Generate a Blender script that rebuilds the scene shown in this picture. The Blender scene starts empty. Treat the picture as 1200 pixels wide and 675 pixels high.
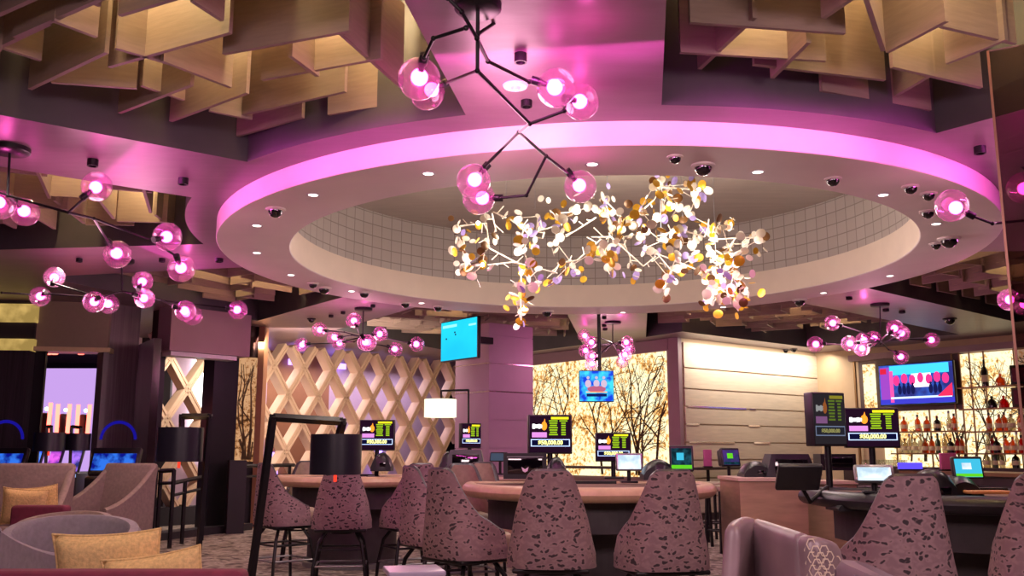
import bpy, math, random
from mathutils import Vector, Matrix
from mathutils.geometry import tessellate_polygon
random.seed(7)
col = bpy.context.scene.collection
PI = math.pi
def rad(d): return math.radians(d)
# ---------------------------------------------------------------- measuring
FOC = 1100.0; PITCH = math.atan(192.5/1100.0); EYE = 1.2
CP, SP = math.cos(PITCH), math.sin(PITCH)
def ray(px, py):
    u = (px-600)/FOC; v = (337.5-py)/FOC
    return Vector((u, CP-v*SP, SP+v*CP))
def atz(px, py, z):
    r = ray(px, py); t = (z-EYE)/r.z
    return Vector((r.x*t, r.y*t, z))
def at(px, py, Y):
    r = ray(px, py); t = Y/r.y
    return Vector((r.x*t, Y, EYE+r.z*t))
def onplane(px, py, p0, az):            # vertical plane through p0 running along compass az
    r = ray(px, py); n = Vector((math.cos(rad(az)), -math.sin(rad(az)), 0))
    t = (Vector((p0[0], p0[1], 0))).dot(n)/r.dot(n)
    return Vector((r.x*t, r.y*t, EYE+r.z*t))
def adir(az): return Vector((math.sin(rad(az)), math.cos(rad(az)), 0))
# ---------------------------------------------------------------- materials
def lin(c):
    return tuple((x/12.92 if x <= .04045 else ((x+.055)/1.055)**2.4) for x in c)
def hexc(h):
    h = h.lstrip('#'); return lin(tuple(int(h[i:i+2], 16)/255 for i in (0, 2, 4)))
MATS = {}
def mat(name, color, rough=.6, metal=0., noise=0., nscale=20., bump=0., spec=.5, stretch=(1,1,1), coat=0):
    if name in MATS: return MATS[name]
    m = bpy.data.materials.new(name); m.use_nodes = True
    nt = m.node_tree; b = nt.nodes['Principled BSDF']
    c = hexc(color) if isinstance(color, str) else color
    b.inputs['Base Color'].default_value = (*c, 1)
    b.inputs['Roughness'].default_value = rough
    b.inputs['Metallic'].default_value = metal
    b.inputs['Specular IOR Level'].default_value = spec
    b.inputs['Coat Weight'].default_value = coat
    tc = nt.nodes.new('ShaderNodeTexCoord'); mp = nt.nodes.new('ShaderNodeMapping')
    mp.inputs['Scale'].default_value = stretch
    n = nt.nodes.new('ShaderNodeTexNoise'); n.inputs['Scale'].default_value = nscale
    n.inputs['Detail'].default_value = 4
    nt.links.new(tc.outputs['Object'], mp.inputs[0]); nt.links.new(mp.outputs[0], n.inputs['Vector'])
    r = nt.nodes.new('ShaderNodeValToRGB')
    r.color_ramp.elements[0].position = .3; r.color_ramp.elements[1].position = .7
    k = max(noise, .03)
    r.color_ramp.elements[0].color = (*[x*(1-k) for x in c], 1)
    r.color_ramp.elements[1].color = (*[min(1, x*(1+k)) for x in c], 1)
    nt.links.new(n.outputs['Fac'], r.inputs[0]); nt.links.new(r.outputs[0], b.inputs['Base Color'])
    if bump:
        bp = nt.nodes.new('ShaderNodeBump'); bp.inputs['Strength'].default_value = bump
        bp.inputs['Distance'].default_value = .01
        nt.links.new(n.outputs['Fac'], bp.inputs['Height']); nt.links.new(bp.outputs[0], b.inputs['Normal'])
    MATS[name] = m; return m
def emit(name, color, strength=1., noise=0, nscale=8., color2=None):
    if name in MATS: return MATS[name]
    m = bpy.data.materials.new(name); m.use_nodes = True
    nt = m.node_tree; nt.nodes.remove(nt.nodes['Principled BSDF'])
    e = nt.nodes.new('ShaderNodeEmission'); c = hexc(color) if isinstance(color, str) else color
    e.inputs[0].default_value = (*c, 1); e.inputs[1].default_value = strength
    nt.links.new(e.outputs[0], nt.nodes['Material Output'].inputs[0])
    if color2 is not None:
        tc = nt.nodes.new('ShaderNodeTexCoord'); n = nt.nodes.new('ShaderNodeTexNoise')
        n.inputs['Scale'].default_value = nscale; n.inputs['Detail'].default_value = 3
        r = nt.nodes.new('ShaderNodeValToRGB'); r.color_ramp.elements[0].position = .4; r.color_ramp.elements[1].position = .6
        c2 = hexc(color2) if isinstance(color2, str) else color2
        r.color_ramp.elements[0].color = (*c, 1); r.color_ramp.elements[1].color = (*c2, 1)
        nt.links.new(tc.outputs['Object'], n.inputs['Vector']); nt.links.new(n.outputs['Fac'], r.inputs[0]); nt.links.new(r.outputs[0], e.inputs[0])
    MATS[name] = m; return m
def glass(name, tint, gloss=.25, rough=.02, base=.05, haze=0, hazec=(1, .55, .85, 1)):
    if name in MATS: return MATS[name]
    m = bpy.data.materials.new(name); m.use_nodes = True
    nt = m.node_tree; nt.nodes.remove(nt.nodes['Principled BSDF'])
    t = nt.nodes.new('ShaderNodeBsdfTransparent'); t.inputs[0].default_value = (*tint, 1)
    g = nt.nodes.new('ShaderNodeBsdfGlossy'); g.inputs['Roughness'].default_value = rough
    lw = nt.nodes.new('ShaderNodeLayerWeight'); lw.inputs[0].default_value = gloss
    ma = nt.nodes.new('ShaderNodeMath'); ma.operation = 'ADD'; ma.inputs[1].default_value = base; ma.use_clamp = True
    mx = nt.nodes.new('ShaderNodeMixShader')
    if haze:
        tl = nt.nodes.new('ShaderNodeBsdfTranslucent'); tl.inputs[0].default_value = hazec; m2 = nt.nodes.new('ShaderNodeMixShader'); m2.inputs[0].default_value = haze
        nt.links.new(t.outputs[0], m2.inputs[1]); nt.links.new(tl.outputs[0], m2.inputs[2]); t = m2
    nt.links.new(lw.outputs['Facing'], ma.inputs[0])
    nt.links.new(ma.outputs[0], mx.inputs[0]); nt.links.new(t.outputs[0], mx.inputs[1]); nt.links.new(g.outputs[0], mx.inputs[2])
    nt.links.new(mx.outputs[0], nt.nodes['Material Output'].inputs[0])
    MATS[name] = m; return m
def nodes(m): return m.node_tree, m.node_tree.nodes['Principled BSDF']

M_ceil = mat('pearl_plaster', '#7c6670', .38, 0, .10, 2.2, .25, stretch=(1, 3, 1))
M_ring = mat('ring_plaster', '#eee2de', .6, 0, .03, 3)
M_band = mat('cream_plaster', '#e6d8c4', .7, 0, .02, 4)
M_coffer = mat('charcoal_paint', '#4a454c', .6, 0, .12, 3)
M_coftop = mat('coffer_top', '#cdb896', .8, 0, .05, 3)
M_board = mat('pale_oak_board', '#8c7870', .6, 0, .08, 6, .1, stretch=(1, 1, 8))
M_black = mat('black_metal', '#151217', .4, .3, .1, 12)
M_blackp = mat('black_plastic', '#1d1a20', .35, 0, .1, 30)
M_bronze = mat('bronze_mirror', '#43363a', .12, .75, .2, 3)
M_chrome = mat('chrome_strip', '#d8c8d0', .15, .9, .05, 5)
M_leather = mat('taupe_leather', '#9c8a76', .36, 0, .12, 25, .15)
M_piping = mat('dark_piping', '#3a2f38', .4, 0, .1, 25)
M_wood = mat('blond_wood', '#a17f68', .5, 0, .14, 5, .05, stretch=(1, 1, 6))
M_rim = mat('tan_padded_rim', '#b8977a', .4, 0, .08, 20, .1)
M_rimb = mat('black_padded_rim', '#26222a', .35, 0, .1, 20, .1)
M_felt = mat('brown_felt', '#7a5f50', .9, 0, .1, 60)
M_tbase = mat('dark_table_base', '#3a3236', .6, 0, .15, 10)
M_must = mat('mustard_cloth', '#d4b47c', .95, 0, .18, 60, .4)
M_burg = mat('burgundy_velvet', '#6a1f3a', .8, 0, .15, 20, .1)
M_velvet = mat('mauve_velvet', '#77626c', .6, 0, .2, 5, .1)
M_grey = mat('grey_upholstery', '#77707a', .7, 0, .12, 30, .15)
M_wing = mat('taupe_weave', '#84726c', .7, 0, .14, 30, .2)
M_shade = mat('black_lamp_shade', '#1c1a26', .35, 0, .1, 20)
M_steel = mat('brushed_steel', '#9c9aa0', .3, .7, .08, 20)
M_white = mat('white_plastic', '#d8d0d8', .5, 0, .03, 20)
M_mauve = mat('mauve_panel', '#93767f', .55, 0, .05, 3)
M_colm = mat('mauve_column_panel', '#a583a0', .5, 0, .05, 2.5)
M_plank = mat('cream_plank', '#cbb9a6', .6, 0, .09, 3, .08, stretch=(1, 1, 10))
M_beige = mat('beige_wall', '#b79d80', .6, 0, .06, 3)
M_lat = mat('lattice_paint', '#cfb196', .6, 0, .05, 3)
M_brown = mat('brown_partition', '#8a5c40', .6, 0, .1, 3)
M_ccone = mat('dark_counter', '#3a2a2c', .4, 0, .15, 6)
M_branch = mat('branch_print', '#4a3418', .8, 0, .2, 10)
M_dark = mat('dark_wall', '#241e26', .7, 0, .1, 3)

# carpet ----------------------------------------------------------
M_carpet = mat('carpet', '#8d8078', .95, 0, .3, 2.5, .3)
nt, b = nodes(M_carpet)
v = nt.nodes.new('ShaderNodeTexNoise'); v.inputs['Scale'].default_value = 5; v.inputs['Detail'].default_value = 8; v.inputs['Distortion'].default_value = 1.6
rr = nt.nodes.new('ShaderNodeValToRGB')
for p, c in ((.38, '#4c3f3c'), (.5, '#8b7d74'), (.58, '#a39a92'), (.66, '#6d5b50')):
    e = rr.color_ramp.elements.new(p); e.color = (*hexc(c), 1)
tc = nt.nodes.new('ShaderNodeTexCoord')
nt.links.new(tc.outputs['Object'], v.inputs['Vector']); nt.links.new(v.outputs['Fac'], rr.inputs[0]); nt.links.new(rr.outputs[0], b.inputs['Base Color'])
# stool fabric: dusty mauve with dark flecks -------------------------
M_fab = mat('fleck_fabric', '#8d7470', .85, 0, .1, 40)
nt, b = nodes(M_fab)
tc = nt.nodes.new('ShaderNodeTexCoord'); mp = nt.nodes.new('ShaderNodeMapping')
mp.inputs['Rotation'].default_value = (0, .5, 0); mp.inputs['Scale'].default_value = (1, .8, 1.9)
dn = nt.nodes.new('ShaderNodeTexNoise'); dn.inputs['Scale'].default_value = 14
mxv = nt.nodes.new('ShaderNodeMixRGB'); mxv.inputs[0].default_value = .11
vo = nt.nodes.new('ShaderNodeTexVoronoi'); vo.inputs['Scale'].default_value = 22; vo.inputs['Randomness'].default_value = 1
rr = nt.nodes.new('ShaderNodeValToRGB'); rr.color_ramp.interpolation = 'EASE'
rr.color_ramp.elements[0].position = .25; rr.color_ramp.elements[0].color = (*hexc('#30242a'), 1)
rr.color_ramp.elements[1].position = .40; rr.color_ramp.elements[1].color = (*hexc('#8b6e72'), 1)
e = rr.color_ramp.elements.new(.75); e.color = (*hexc('#7c6066'), 1)
nt.links.new(tc.outputs['Object'], mp.inputs[0]); nt.links.new(mp.outputs[0], mxv.inputs[1]); nt.links.new(tc.outputs['Object'], dn.inputs['Vector'])
nt.links.new(dn.outputs['Color'], mxv.inputs[2]); nt.links.new(mxv.outputs[0], vo.inputs['Vector'])
nt.links.new(vo.outputs['Distance'], rr.inputs[0]); nt.links.new(rr.outputs[0], b.inputs['Base Color'])
# hexagon patterned velvet is geometry; backlit blossom panels --------
def blossom(name, strength, c0='#fff0c0', c1='#e39a52', c2='#7a4a1c', scale=3.0):
    m = bpy.data.materials.new(name); m.use_nodes = True; nt = m.node_tree
    nt.nodes.remove(nt.nodes['Principled BSDF'])
    e = nt.nodes.new('ShaderNodeEmission'); e.inputs[1].default_value = strength
    tc = nt.nodes.new('ShaderNodeTexCoord')
    n = nt.nodes.new('ShaderNodeTexNoise'); n.inputs['Scale'].default_value = scale*4; n.inputs['Detail'].default_value = 6; n.inputs['Roughness'].default_value = .7
    r = nt.nodes.new('ShaderNodeValToRGB')
    r.color_ramp.elements[0].position = .36; r.color_ramp.elements[0].color = (*hexc(c2), 1)
    r.color_ramp.elements[1].position = .53; r.color_ramp.elements[1].color = (*hexc(c0), 1)
    q = r.color_ramp.elements.new(.44); q.color = (*hexc(c1), 1)
    n2 = nt.nodes.new('ShaderNodeTexNoise'); n2.inputs['Scale'].default_value = scale*.45
    r2 = nt.nodes.new('ShaderNodeMath'); r2.operation = 'MULTIPLY_ADD'; r2.inputs[1].default_value = .55; r2.inputs[2].default_value = -.27
    ad = nt.nodes.new('ShaderNodeMath'); ad.operation = 'ADD'
    nt.links.new(tc.outputs['Object'], n.inputs['Vector']); nt.links.new(tc.outputs['Object'], n2.inputs['Vector'])
    nt.links.new(n2.outputs['Fac'], r2.inputs[0]); nt.links.new(n.outputs['Fac'], ad.inputs[0]); nt.links.new(r2.outputs[0], ad.inputs[1])
    nt.links.new(ad.outputs[0], r.inputs[0]); nt.links.new(r.outputs[0], e.inputs[0])
    nt.links.new(e.outputs[0], nt.nodes['Material Output'].inputs[0]); return m
M_tree = blossom('backlit_blossom', 1.0, '#fff0c0', '#f0b060', '#8a5a2c')
M_tree2 = blossom('backlit_blossom_bar', 1.0, '#fff0c4', '#f0b868', '#9a6a3c', scale=4)
M_tree3 = blossom('backlit_blossom_dim', .55, '#e8b080', '#b87848', '#4a2c18', 5)
# perforated grey dome wall -------------------------------------------
M_dome = mat('perforated_grey', '#9a948e', .6, 0, .03, 3)
nt, b = nodes(M_dome)
tc = nt.nodes.new('ShaderNodeTexCoord'); br = nt.nodes.new('ShaderNodeTexBrick')
br.offset = 0; br.inputs['Scale'].default_value = 1; br.inputs['Brick Width'].default_value = .16; br.inputs['Row Height'].default_value = .14
br.inputs['Mortar Size'].default_value = .007; br.inputs['Mortar Smooth'].default_value = .3
br.inputs['Color1'].default_value = (*hexc('#bdb6ad'), 1); br.inputs['Color2'].default_value = (*hexc('#b7afa6'), 1); br.inputs['Mortar'].default_value = (*hexc('#958d84'), 1)
nt.links.new(tc.outputs['UV'], br.inputs['Vector']); nt.links.new(br.outputs['Color'], b.inputs['Base Color'])
M_dtop = mat('dome_top', '#b3a89c', .45, 0, .08, 2, .1, stretch=(1, 6, 1))

# lights that glow -----------------------------------------------------
M_bulb = emit('magenta_bulb', (1.0, .075, .50), 12.)
M_globe = glass('globe_glass', (1, .88, .97), .16, .01, .02, haze=.09)  # pink haze in the clear glass imitates the bulbs' bloom
M_down = emit('downlight_glow', (1, .86, .76), 5.)
M_led = emit('sculpture_led', (1, .93, .7), 30.)
M_warmstrip = emit('warm_led_strip', (1, .78, .45), 6.)

# ---------------------------------------------------------------- meshes
class MB:
    def __init__(s): s.v = []; s.f = []; s.m = []; s.mi = 0
    def add(s, vs, fs):
        o = len(s.v); s.v += [Vector(x) for x in vs]
        for f in fs: s.f.append([i+o for i in f]); s.m.append(s.mi)
        return s
    def box(s, c, size, R=None, taper=1., bev=0.):
        c = Vector(c); hx, hy, hz = size[0]/2, size[1]/2, size[2]/2
        if bev > 0: return s.rbox(c, size, bev, R)
        vs = [Vector((x*hx*(taper if z > 0 else 1), y*hy*(taper if z > 0 else 1), z*hz)) for z in (-1, 1) for y in (-1, 1) for x in (-1, 1)]
        if R: vs = [R @ q for q in vs]
        return s.add([c+q for q in vs], [(0, 2, 3, 1), (4, 5, 7, 6), (0, 1, 5, 4), (2, 6, 7, 3), (0, 4, 6, 2), (1, 3, 7, 5)])
    def rbox(s, c, size, b, R=None):
        hx, hy, hz = [k/2 for k in size]; b = min(b, hx*.98, hy*.98, hz*.98); c = Vector(c)
        rings = []
        def ring(k, z):
            out = []
            for cx, cy, a0 in ((1, 1, 0), (-1, 1, 90), (-1, -1, 180), (1, -1, 270)):
                for a in (0, 30, 60, 90):
                    t = rad(a0+a); out.append(Vector((cx*(hx-b)+b*k*math.cos(t), cy*(hy-b)+b*k*math.sin(t), z)))
            return out
        for a in (0, 30, 60, 90): rings.append(ring(math.sin(rad(a)), -hz+b-b*math.cos(rad(a))))
        for a in (90, 60, 30, 0): rings.append(ring(math.sin(rad(a)), hz-b+b*math.cos(rad(a))))
        n = 16; vs = [q for r in rings for q in r]
        if R: vs = [R @ q for q in vs]
        fs = [tuple(range(n))[::-1], tuple(range(7*n, 8*n))]
        for i in range(7):
            for j in range(n): fs.append((i*n+j, i*n+(j+1) % n, (i+1)*n+(j+1) % n, (i+1)*n+j))
        return s.add([c+q for q in vs], fs)
    def tube(s, p0, p1, r, n=8, r1=None, cap=True):
        p0 = Vector(p0); p1 = Vector(p1); d = (p1-p0)
        if d.length < 1e-6: return s
        d.normalize(); u = d.cross(Vector((0, 0, 1)))
        if u.length < 1e-3: u = Vector((1, 0, 0))
        u.normalize(); w = d.cross(u); r1 = r if r1 is None else r1
        vs = [p0+(u*math.cos(2*PI*i/n)+w*math.sin(2*PI*i/n))*r for i in range(n)]
        vs += [p1+(u*math.cos(2*PI*i/n)+w*math.sin(2*PI*i/n))*r1 for i in range(n)]
        fs = [(i, (i+1) % n, n+(i+1) % n, n+i) for i in range(n)]
        if cap: fs += [tuple(range(n))[::-1], tuple(range(n, 2*n))]
        return s.add(vs, fs)
    def path(s, pts, r, n=8):
        for a, b in zip(pts, pts[1:]): s.tube(a, b, r, n)
        for p in pts[1:-1]: s.sphere(p, r*1.02, 8, 5)
        return s
    def sq(s, p0, p1, w):           # square bar
        return s.tube(p0, p1, w*.7071, 4)
    def lathe(s, prof, c=(0, 0, 0), n=24, a0=0, a1=2*PI, R=None):
        c = Vector(c); closed = abs(a1-a0-2*PI) < 1e-6; k = n if closed else n+1
        vs = []
        for r, z in prof:
            for i in range(k):
                a = a0+(a1-a0)*i/n; q = Vector((r*math.cos(a), r*math.sin(a), z)); vs.append(c+(R @ q if R else q))
        fs = []
        for j in range(len(prof)-1):
            for i in range(n if closed else n):
                i2 = (i+1) % k
                fs.append((j*k+i, j*k+i2, (j+1)*k+i2, (j+1)*k+i))
        return s.add(vs, fs)
    def sphere(s, c, r, n=16, m=10, sc=(1, 1, 1)):
        c = Vector(c); vs = [c+Vector((0, 0, -r*sc[2]))]
        for j in range(1, m):
            t = PI*j/m
            for i in range(n): vs.append(c+Vector((r*sc[0]*math.sin(t)*math.cos(2*PI*i/n), r*sc[1]*math.sin(t)*math.sin(2*PI*i/n), -r*sc[2]*math.cos(t))))
        vs.append(c+Vector((0, 0, r*sc[2]))); fs = []
        for i in range(n): fs.append((0, 1+(i+1) % n, 1+i)); fs.append((len(vs)-1, 1+(m-2)*n+i, 1+(m-2)*n+(i+1) % n))
        for j in range(m-2):
            for i in range(n): fs.append((1+j*n+i, 1+j*n+(i+1) % n, 1+(j+1)*n+(i+1) % n, 1+(j+1)*n+i))
        return s.add(vs, fs)
    def prism(s, poly, z0, z1):
        n = len(poly); vs = [(p[0], p[1], z0) for p in poly]+[(p[0], p[1], z1) for p in poly]
        return s.add(vs, [tuple(range(n))[::-1], tuple(range(n, 2*n))]+[(i, (i+1) % n, n+(i+1) % n, n+i) for i in range(n)])
    def slab(s, p0, p1, z0, z1, t):  # upright board between two plan points
        p0 = Vector((p0[0], p0[1], 0)); p1 = Vector((p1[0], p1[1], 0)); d = (p1-p0).normalized(); n = Vector((-d.y, d.x, 0))*t/2
        return s.prism([p0-n, p1-n, p1+n, p0+n], z0, z1)
    def xf(s, M):
        s.v = [M @ q for q in s.v]; return s
    def grid(s, P):                 # rows of points -> surface
        n = len(P[0]); vs = [q for r in P for q in r]
        return s.add(vs, [(j*n+i, j*n+i+1, (j+1)*n+i+1, (j+1)*n+i) for j in range(len(P)-1) for i in range(n-1)])
    def build(s, name, material, parent=None, world=False, smooth=False, solid=0, sub=0, uv=None):
        me = bpy.data.meshes.new(name)
        off = Vector((0, 0, 0))
        if world and parent:
            p = parent
            while p: off += p.location; p = p.parent
        o = bpy.data.objects.new(name, me)
        if parent is None:
            xs = [q.x for q in s.v]; ys = [q.y for q in s.v]; zs = [q.z for q in s.v]
            off = Vector(((min(xs)+max(xs))/2, (min(ys)+max(ys))/2, min(zs))); o.location = off
        me.from_pydata([tuple(q-off) for q in s.v], [], s.f)
        ml = material if isinstance(material, (list, tuple)) else [material]
        for m in ml: me.materials.append(m)
        if len(ml) > 1:
            for p, i in zip(me.polygons, s.m): p.material_index = i
        me.update()
        import bmesh
        if not uv:
            bm = bmesh.new(); bm.from_mesh(me); bmesh.ops.recalc_face_normals(bm, faces=bm.faces); bm.to_mesh(me); bm.free()
        if uv:
            l = me.uv_layers.new(name='u')
            for lp in me.loops: l.data[lp.index].uv = uv(me.vertices[lp.vertex_index].co+off)
        if smooth:
            for p in me.polygons: p.use_smooth = True
            try: me.set_sharp_from_angle(angle=rad(45))
            except Exception: pass
        if solid:
            md = o.modifiers.new('s', 'SOLIDIFY'); md.thickness = solid; md.offset = 0
        if sub:
            md = o.modifiers.new('d', 'SUBSURF'); md.levels = sub; md.render_levels = sub
        col.objects.link(o)
        if parent: o.parent = parent
        return o
def tag(o, label=None, cat=None, group=None, kind=None):
    if label: o['label'] = label
    if cat: o['category'] = cat
    if group: o['group'] = group
    if kind: o['kind'] = kind
    return o
def struct(o): o['kind'] = 'structure'; return o
def empty(name, loc, rz=0, label=None, cat=None, group=None):
    o = bpy.data.objects.new(name, None); o.empty_display_size = .1; o.location = Vector(loc); o.rotation_euler = (0, 0, rz)
    col.objects.link(o); return tag(o, label, cat, group)
def dup(o, loc=None, rz=None, label=None, group=None, parent=None, scale=None):
    c = o.copy(); col.objects.link(c); c.parent = parent
    if loc is not None: c.location = Vector(loc)
    if rz is not None: c.rotation_euler = (0, 0, rz)
    if scale is not None: c.scale = (scale,)*3 if not hasattr(scale, '__len__') else scale
    if label: c['label'] = label
    if group: c['group'] = group
    for ch in list(o.children): dup(ch, parent=c)
    return c
def text_mesh(txt, size, material, parent, loc, rot=(PI/2, 0, 0), name='lettering', bold=0):
    cu = bpy.data.curves.new('t', 'FONT'); cu.body = txt; cu.size = size; cu.align_x = 'CENTER'; cu.align_y = 'CENTER'; cu.extrude = .0008; cu.offset = bold
    t = bpy.data.objects.new('t', cu); col.objects.link(t)
    dg = bpy.context.evaluated_depsgraph_get(); dg.update()
    me = bpy.data.meshes.new_from_object(t.evaluated_get(dg)); me.materials.clear(); me.materials.append(material)
    bpy.data.objects.remove(t); bpy.data.curves.remove(cu)
    o = bpy.data.objects.new(name, me); o.location = loc; o.rotation_euler = rot; col.objects.link(o); o.parent = parent; return o
def lamp(kind, loc, power, color, size=.3, name='lamp', target=None, spot=None, blend=.6, sizey=None, spread=None):
    l = bpy.data.lights.new(name, kind); l.energy = power; l.color = color
    if kind == 'AREA':
        l.size = size
        if sizey: l.shape = 'RECTANGLE'; l.size_y = sizey
    else: l.shadow_soft_size = size
    if spot: l.spot_size = rad(spot); l.spot_blend = blend
    if spread and kind == 'AREA': l.spread = rad(spread)
    o = bpy.data.objects.new(name, l); o.location = loc; col.objects.link(o)
    if target is not None:
        o.rotation_euler = (Vector(target)-Vector(loc)).to_track_quat('-Z', 'Y').to_euler()
    return o
# ================================================================= SETTING
ZC = 3.26; ZR = 3.10; ZT = 4.12
C0 = Vector((.85, 9.33, 0)); RO = 3.68; RI = 3.02
def pol(az, r): return Vector((C0.x+r*math.sin(rad(az)), C0.y+r*math.cos(rad(az)), 0))
TH = [188, 233, 277, 323, 367, 408.5, 455, 502, 548]     # radial strips between the coffers
RA = 3.95
def strip_edge(az, side, r):      # point on the edge of a strip (half width .6)
    d = adir(az); n = Vector((d.y, -d.x, 0))             # clockwise side
    s = math.sqrt(max(r*r-.36, 0)); q = C0+d*s+n*.6*side; return Vector((q.x, q.y, 0))
outer = {   # outer corners of each coffer, clockwise
 0: [strip_edge(188, 1, 7.6), strip_edge(233, -1, 7.2)],
 1: [strip_edge(233, 1, 7.6), strip_edge(277, -1, 7.0)],
 2: [Vector((-5.6, 11.0, 0)), Vector((-4.05, 14.8, 0))],
 3: [Vector((-3.0, 15.9, 0)), Vector((-1.0, 19.9, 0)), Vector((-.35, 20.3, 0)), Vector((1.38, 18.17, 0))],
 4: [Vector((2.43, 16.94, 0)), Vector((2.95, 16.15, 0)), Vector((5.88, 18.6, 0)), Vector((7.9, 16.5, 0))],
 5: [strip_edge(408.5, 1, 9.2), strip_edge(455, -1, 8.6)],
 6: [strip_edge(455, 1, 7.6), strip_edge(502, -1, 7.0)],
 7: [strip_edge(502, 1, 7.0), strip_edge(548, -1, 7.6)],
}
coffers = []
for k in range(8):
    a0, a1 = TH[k], TH[k+1]
    e0 = math.degrees(math.asin(.6/RA)); arc = [pol(a0+e0+(a1-a0-2*e0)*i/14, RA) for i in range(15)]
    coffers.append(arc[::-1]+outer[k])
ceil = MB()
OUT = [Vector((-17, -4.5, 0)), Vector((15, -4.5, 0)), Vector((15, 29, 0)), Vector((-17, 29, 0))]
hole = [pol(i*6, 3.3) for i in range(60)]
loops = [OUT, hole]+coffers
flat = [q for l in loops for q in l]
tri = tessellate_polygon([[Vector((q.x, q.y, 0)) for q in l] for l in loops])
ceil.add([(q.x, q.y, ZC) for q in flat], [t for t in tri])
ceil.mi = 1
for l in coffers:
    n = len(l); ceil.add([(q.x, q.y, ZC) for q in l]+[(q.x, q.y, ZT) for q in l], [(i, (i+1) % n, n+(i+1) % n, n+i) for i in range(n)])
ceil.mi = 2
for l in coffers: ceil.add([(q.x, q.y, ZT) for q in l], [tuple(range(len(l)))])
struct(ceil.build('ceiling', [M_ceil, M_coffer, M_coftop], uv=lambda c: (c.x, c.y)))
# round ring hanging below the ceiling, with the dome recess in its middle
rg = MB(); rg.mi = 0
rg.lathe([(RO, ZC+.02), (RO, ZR+.008), (RO-.008, ZR), (RI+.008, ZR), (RI, ZR+.008)], C0, 128)
rg.mi = 1; rg.lathe([(RI, ZR+.008), (RI, 3.40)], C0, 128)
rg.mi = 2; rg.lathe([(RI, 3.40), (RI+.05, 3.402), (RI+.05, 4.08)], C0, 128)
rg.mi = 3; rg.lathe([(RI+.05, 4.08), (.001, 4.08)], C0, 96)
def duv(c):
    a = math.atan2(c.y-C0.y, c.x-C0.x)
    if a < -3.1415: a += 2*PI
    return (a*RI, c.z)
struct(rg.build('trim_1', [M_ring, M_band, M_dome, M_dtop], uv=duv, smooth=True))

struct(MB().box((-1, 12.25, -.06), (32, 33.5, .12)).build('floor', M_carpet))
# room axes
A = adir(51); B = adir(141)
K = Vector((3.0, 17.0, 0)); K2 = K+A*4.35
def wallbox(p0, p1, z0, z1, t, m, name, side=1):
    p0 = Vector((p0[0], p0[1], 0)); p1 = Vector((p1[0], p1[1], 0)); d = (p1-p0).normalized(); n = Vector((-d.y, d.x, 0))*t*side
    return MB().prism([p0, p1, p1+n, p0+n], z0, z1).build(name, m)
struct(wallbox((-16.8, -4.4), (14.8, -4.4), 0, ZC, .15, M_dark, 'wall_rear', -1))
struct(wallbox((-16.8, -4.4), (-16.8, 28.8), 0, ZC, .15, M_dark, 'wall_left', 1))
struct(wallbox((-16.8, 28.8), (14.8, 28.8), 0, ZC, .15, M_dark, 'wall_far', 1))
struct(wallbox((14.8, 28.8), (14.8, -4.4), 0, ZC, .15, M_dark, 'wall_right', 1))
# ---- tree light wall (B direction, from K going back-left)
T1 = K-B*5.0
tw = K-B*.22
struct(wallbox(T1, tw, 0, ZC, .12, M_mauve, 'wall_tree', 1))
# ---- plank wall and its corner pilaster
struct(wallbox(K, K2, 0, ZC, .3, M_beige, 'wall_plank', 1))
pil = MB(); n_ = -B*.22
pil.prism([K+B*.02-A*.0, K+A*.10+B*.02, K+A*.10-B*.3, K-B*.3-A*.02], 0, ZC)
struct(pil.build('trim_2', M_mauve))
# planks: long boards with narrow shadow and chrome joints (pattern of the wall)
Zj = [0.12, .42, .74, 1.06, 1.38, 1.70, 2.02, 2.34, 2.72, 3.20]
for i in range(len(Zj)-1):
    m = MB(); g = .012
    m.slab(K+A*.14-(-B)*.0+B*.02, K2+B*.02, Zj[i]+g, Zj[i+1]-g, .03)
    o = struct(m.build('wall_plank_board', M_plank)); o.name = 'trim_%d' % (3+i)
# chrome lengths set into three joints
jj = MB()
for zj, segs in ((1.38, ((.2, 1.5), (2.1, 2.6))), (1.70, ((.15, .5), (1.95, 2.3))), (2.02, ((.2, 1.9), (2.0, 2.2)))):
    for s0, s1 in segs: jj.slab(K+A*s0+B*.04, K+A*s1+B*.04, zj-.014, zj+.014, .006)
struct(jj.build('trim_12', M_chrome))
bb = MB().slab(K+B*.05, K2+B*.05, 0, .12, .04); struct(bb.build('baseboard_plank', M_ccone))
# ---- bar wall (B direction toward the right)
struct(wallbox(K2, K2+B*12.5, 0, ZC, .3, M_beige, 'wall_bar', 1))

# ---- square column
def col_pts(c, w): return [c+A*w/2*sa+B*w/2*sb for sa, sb in ((-1, -1), (1, -1), (1, 1), (-1, 1))]
nearc = at(573, 450, 15.0); CC = Vector((nearc.x, nearc.y, 0)); W = .92
cc = CC - B*W/2 + A*W/2          # corner facing the camera is (-A,+B)
cm = MB()
zz = [0, .38, .82, 1.26, 1.71, 2.16, 2.61, 3.06, ZC]
for i in range(len(zz)-1): cm.prism(col_pts(cc, W), zz[i]+.006, zz[i+1]-.006)
cm.prism(col_pts(cc, W-.02), 0, ZC)
struct(cm.build('wall_column', M_colm))
st = MB()
for z in (2.16, 2.61-.45*1.0): st.prism(col_pts(cc, W+.004), z-.010, z+.010)
st.prism(col_pts(cc, W+.004), 2.61-.008, 2.61+.008)
struct(st.build('trim_13', M_chrome))

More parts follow.
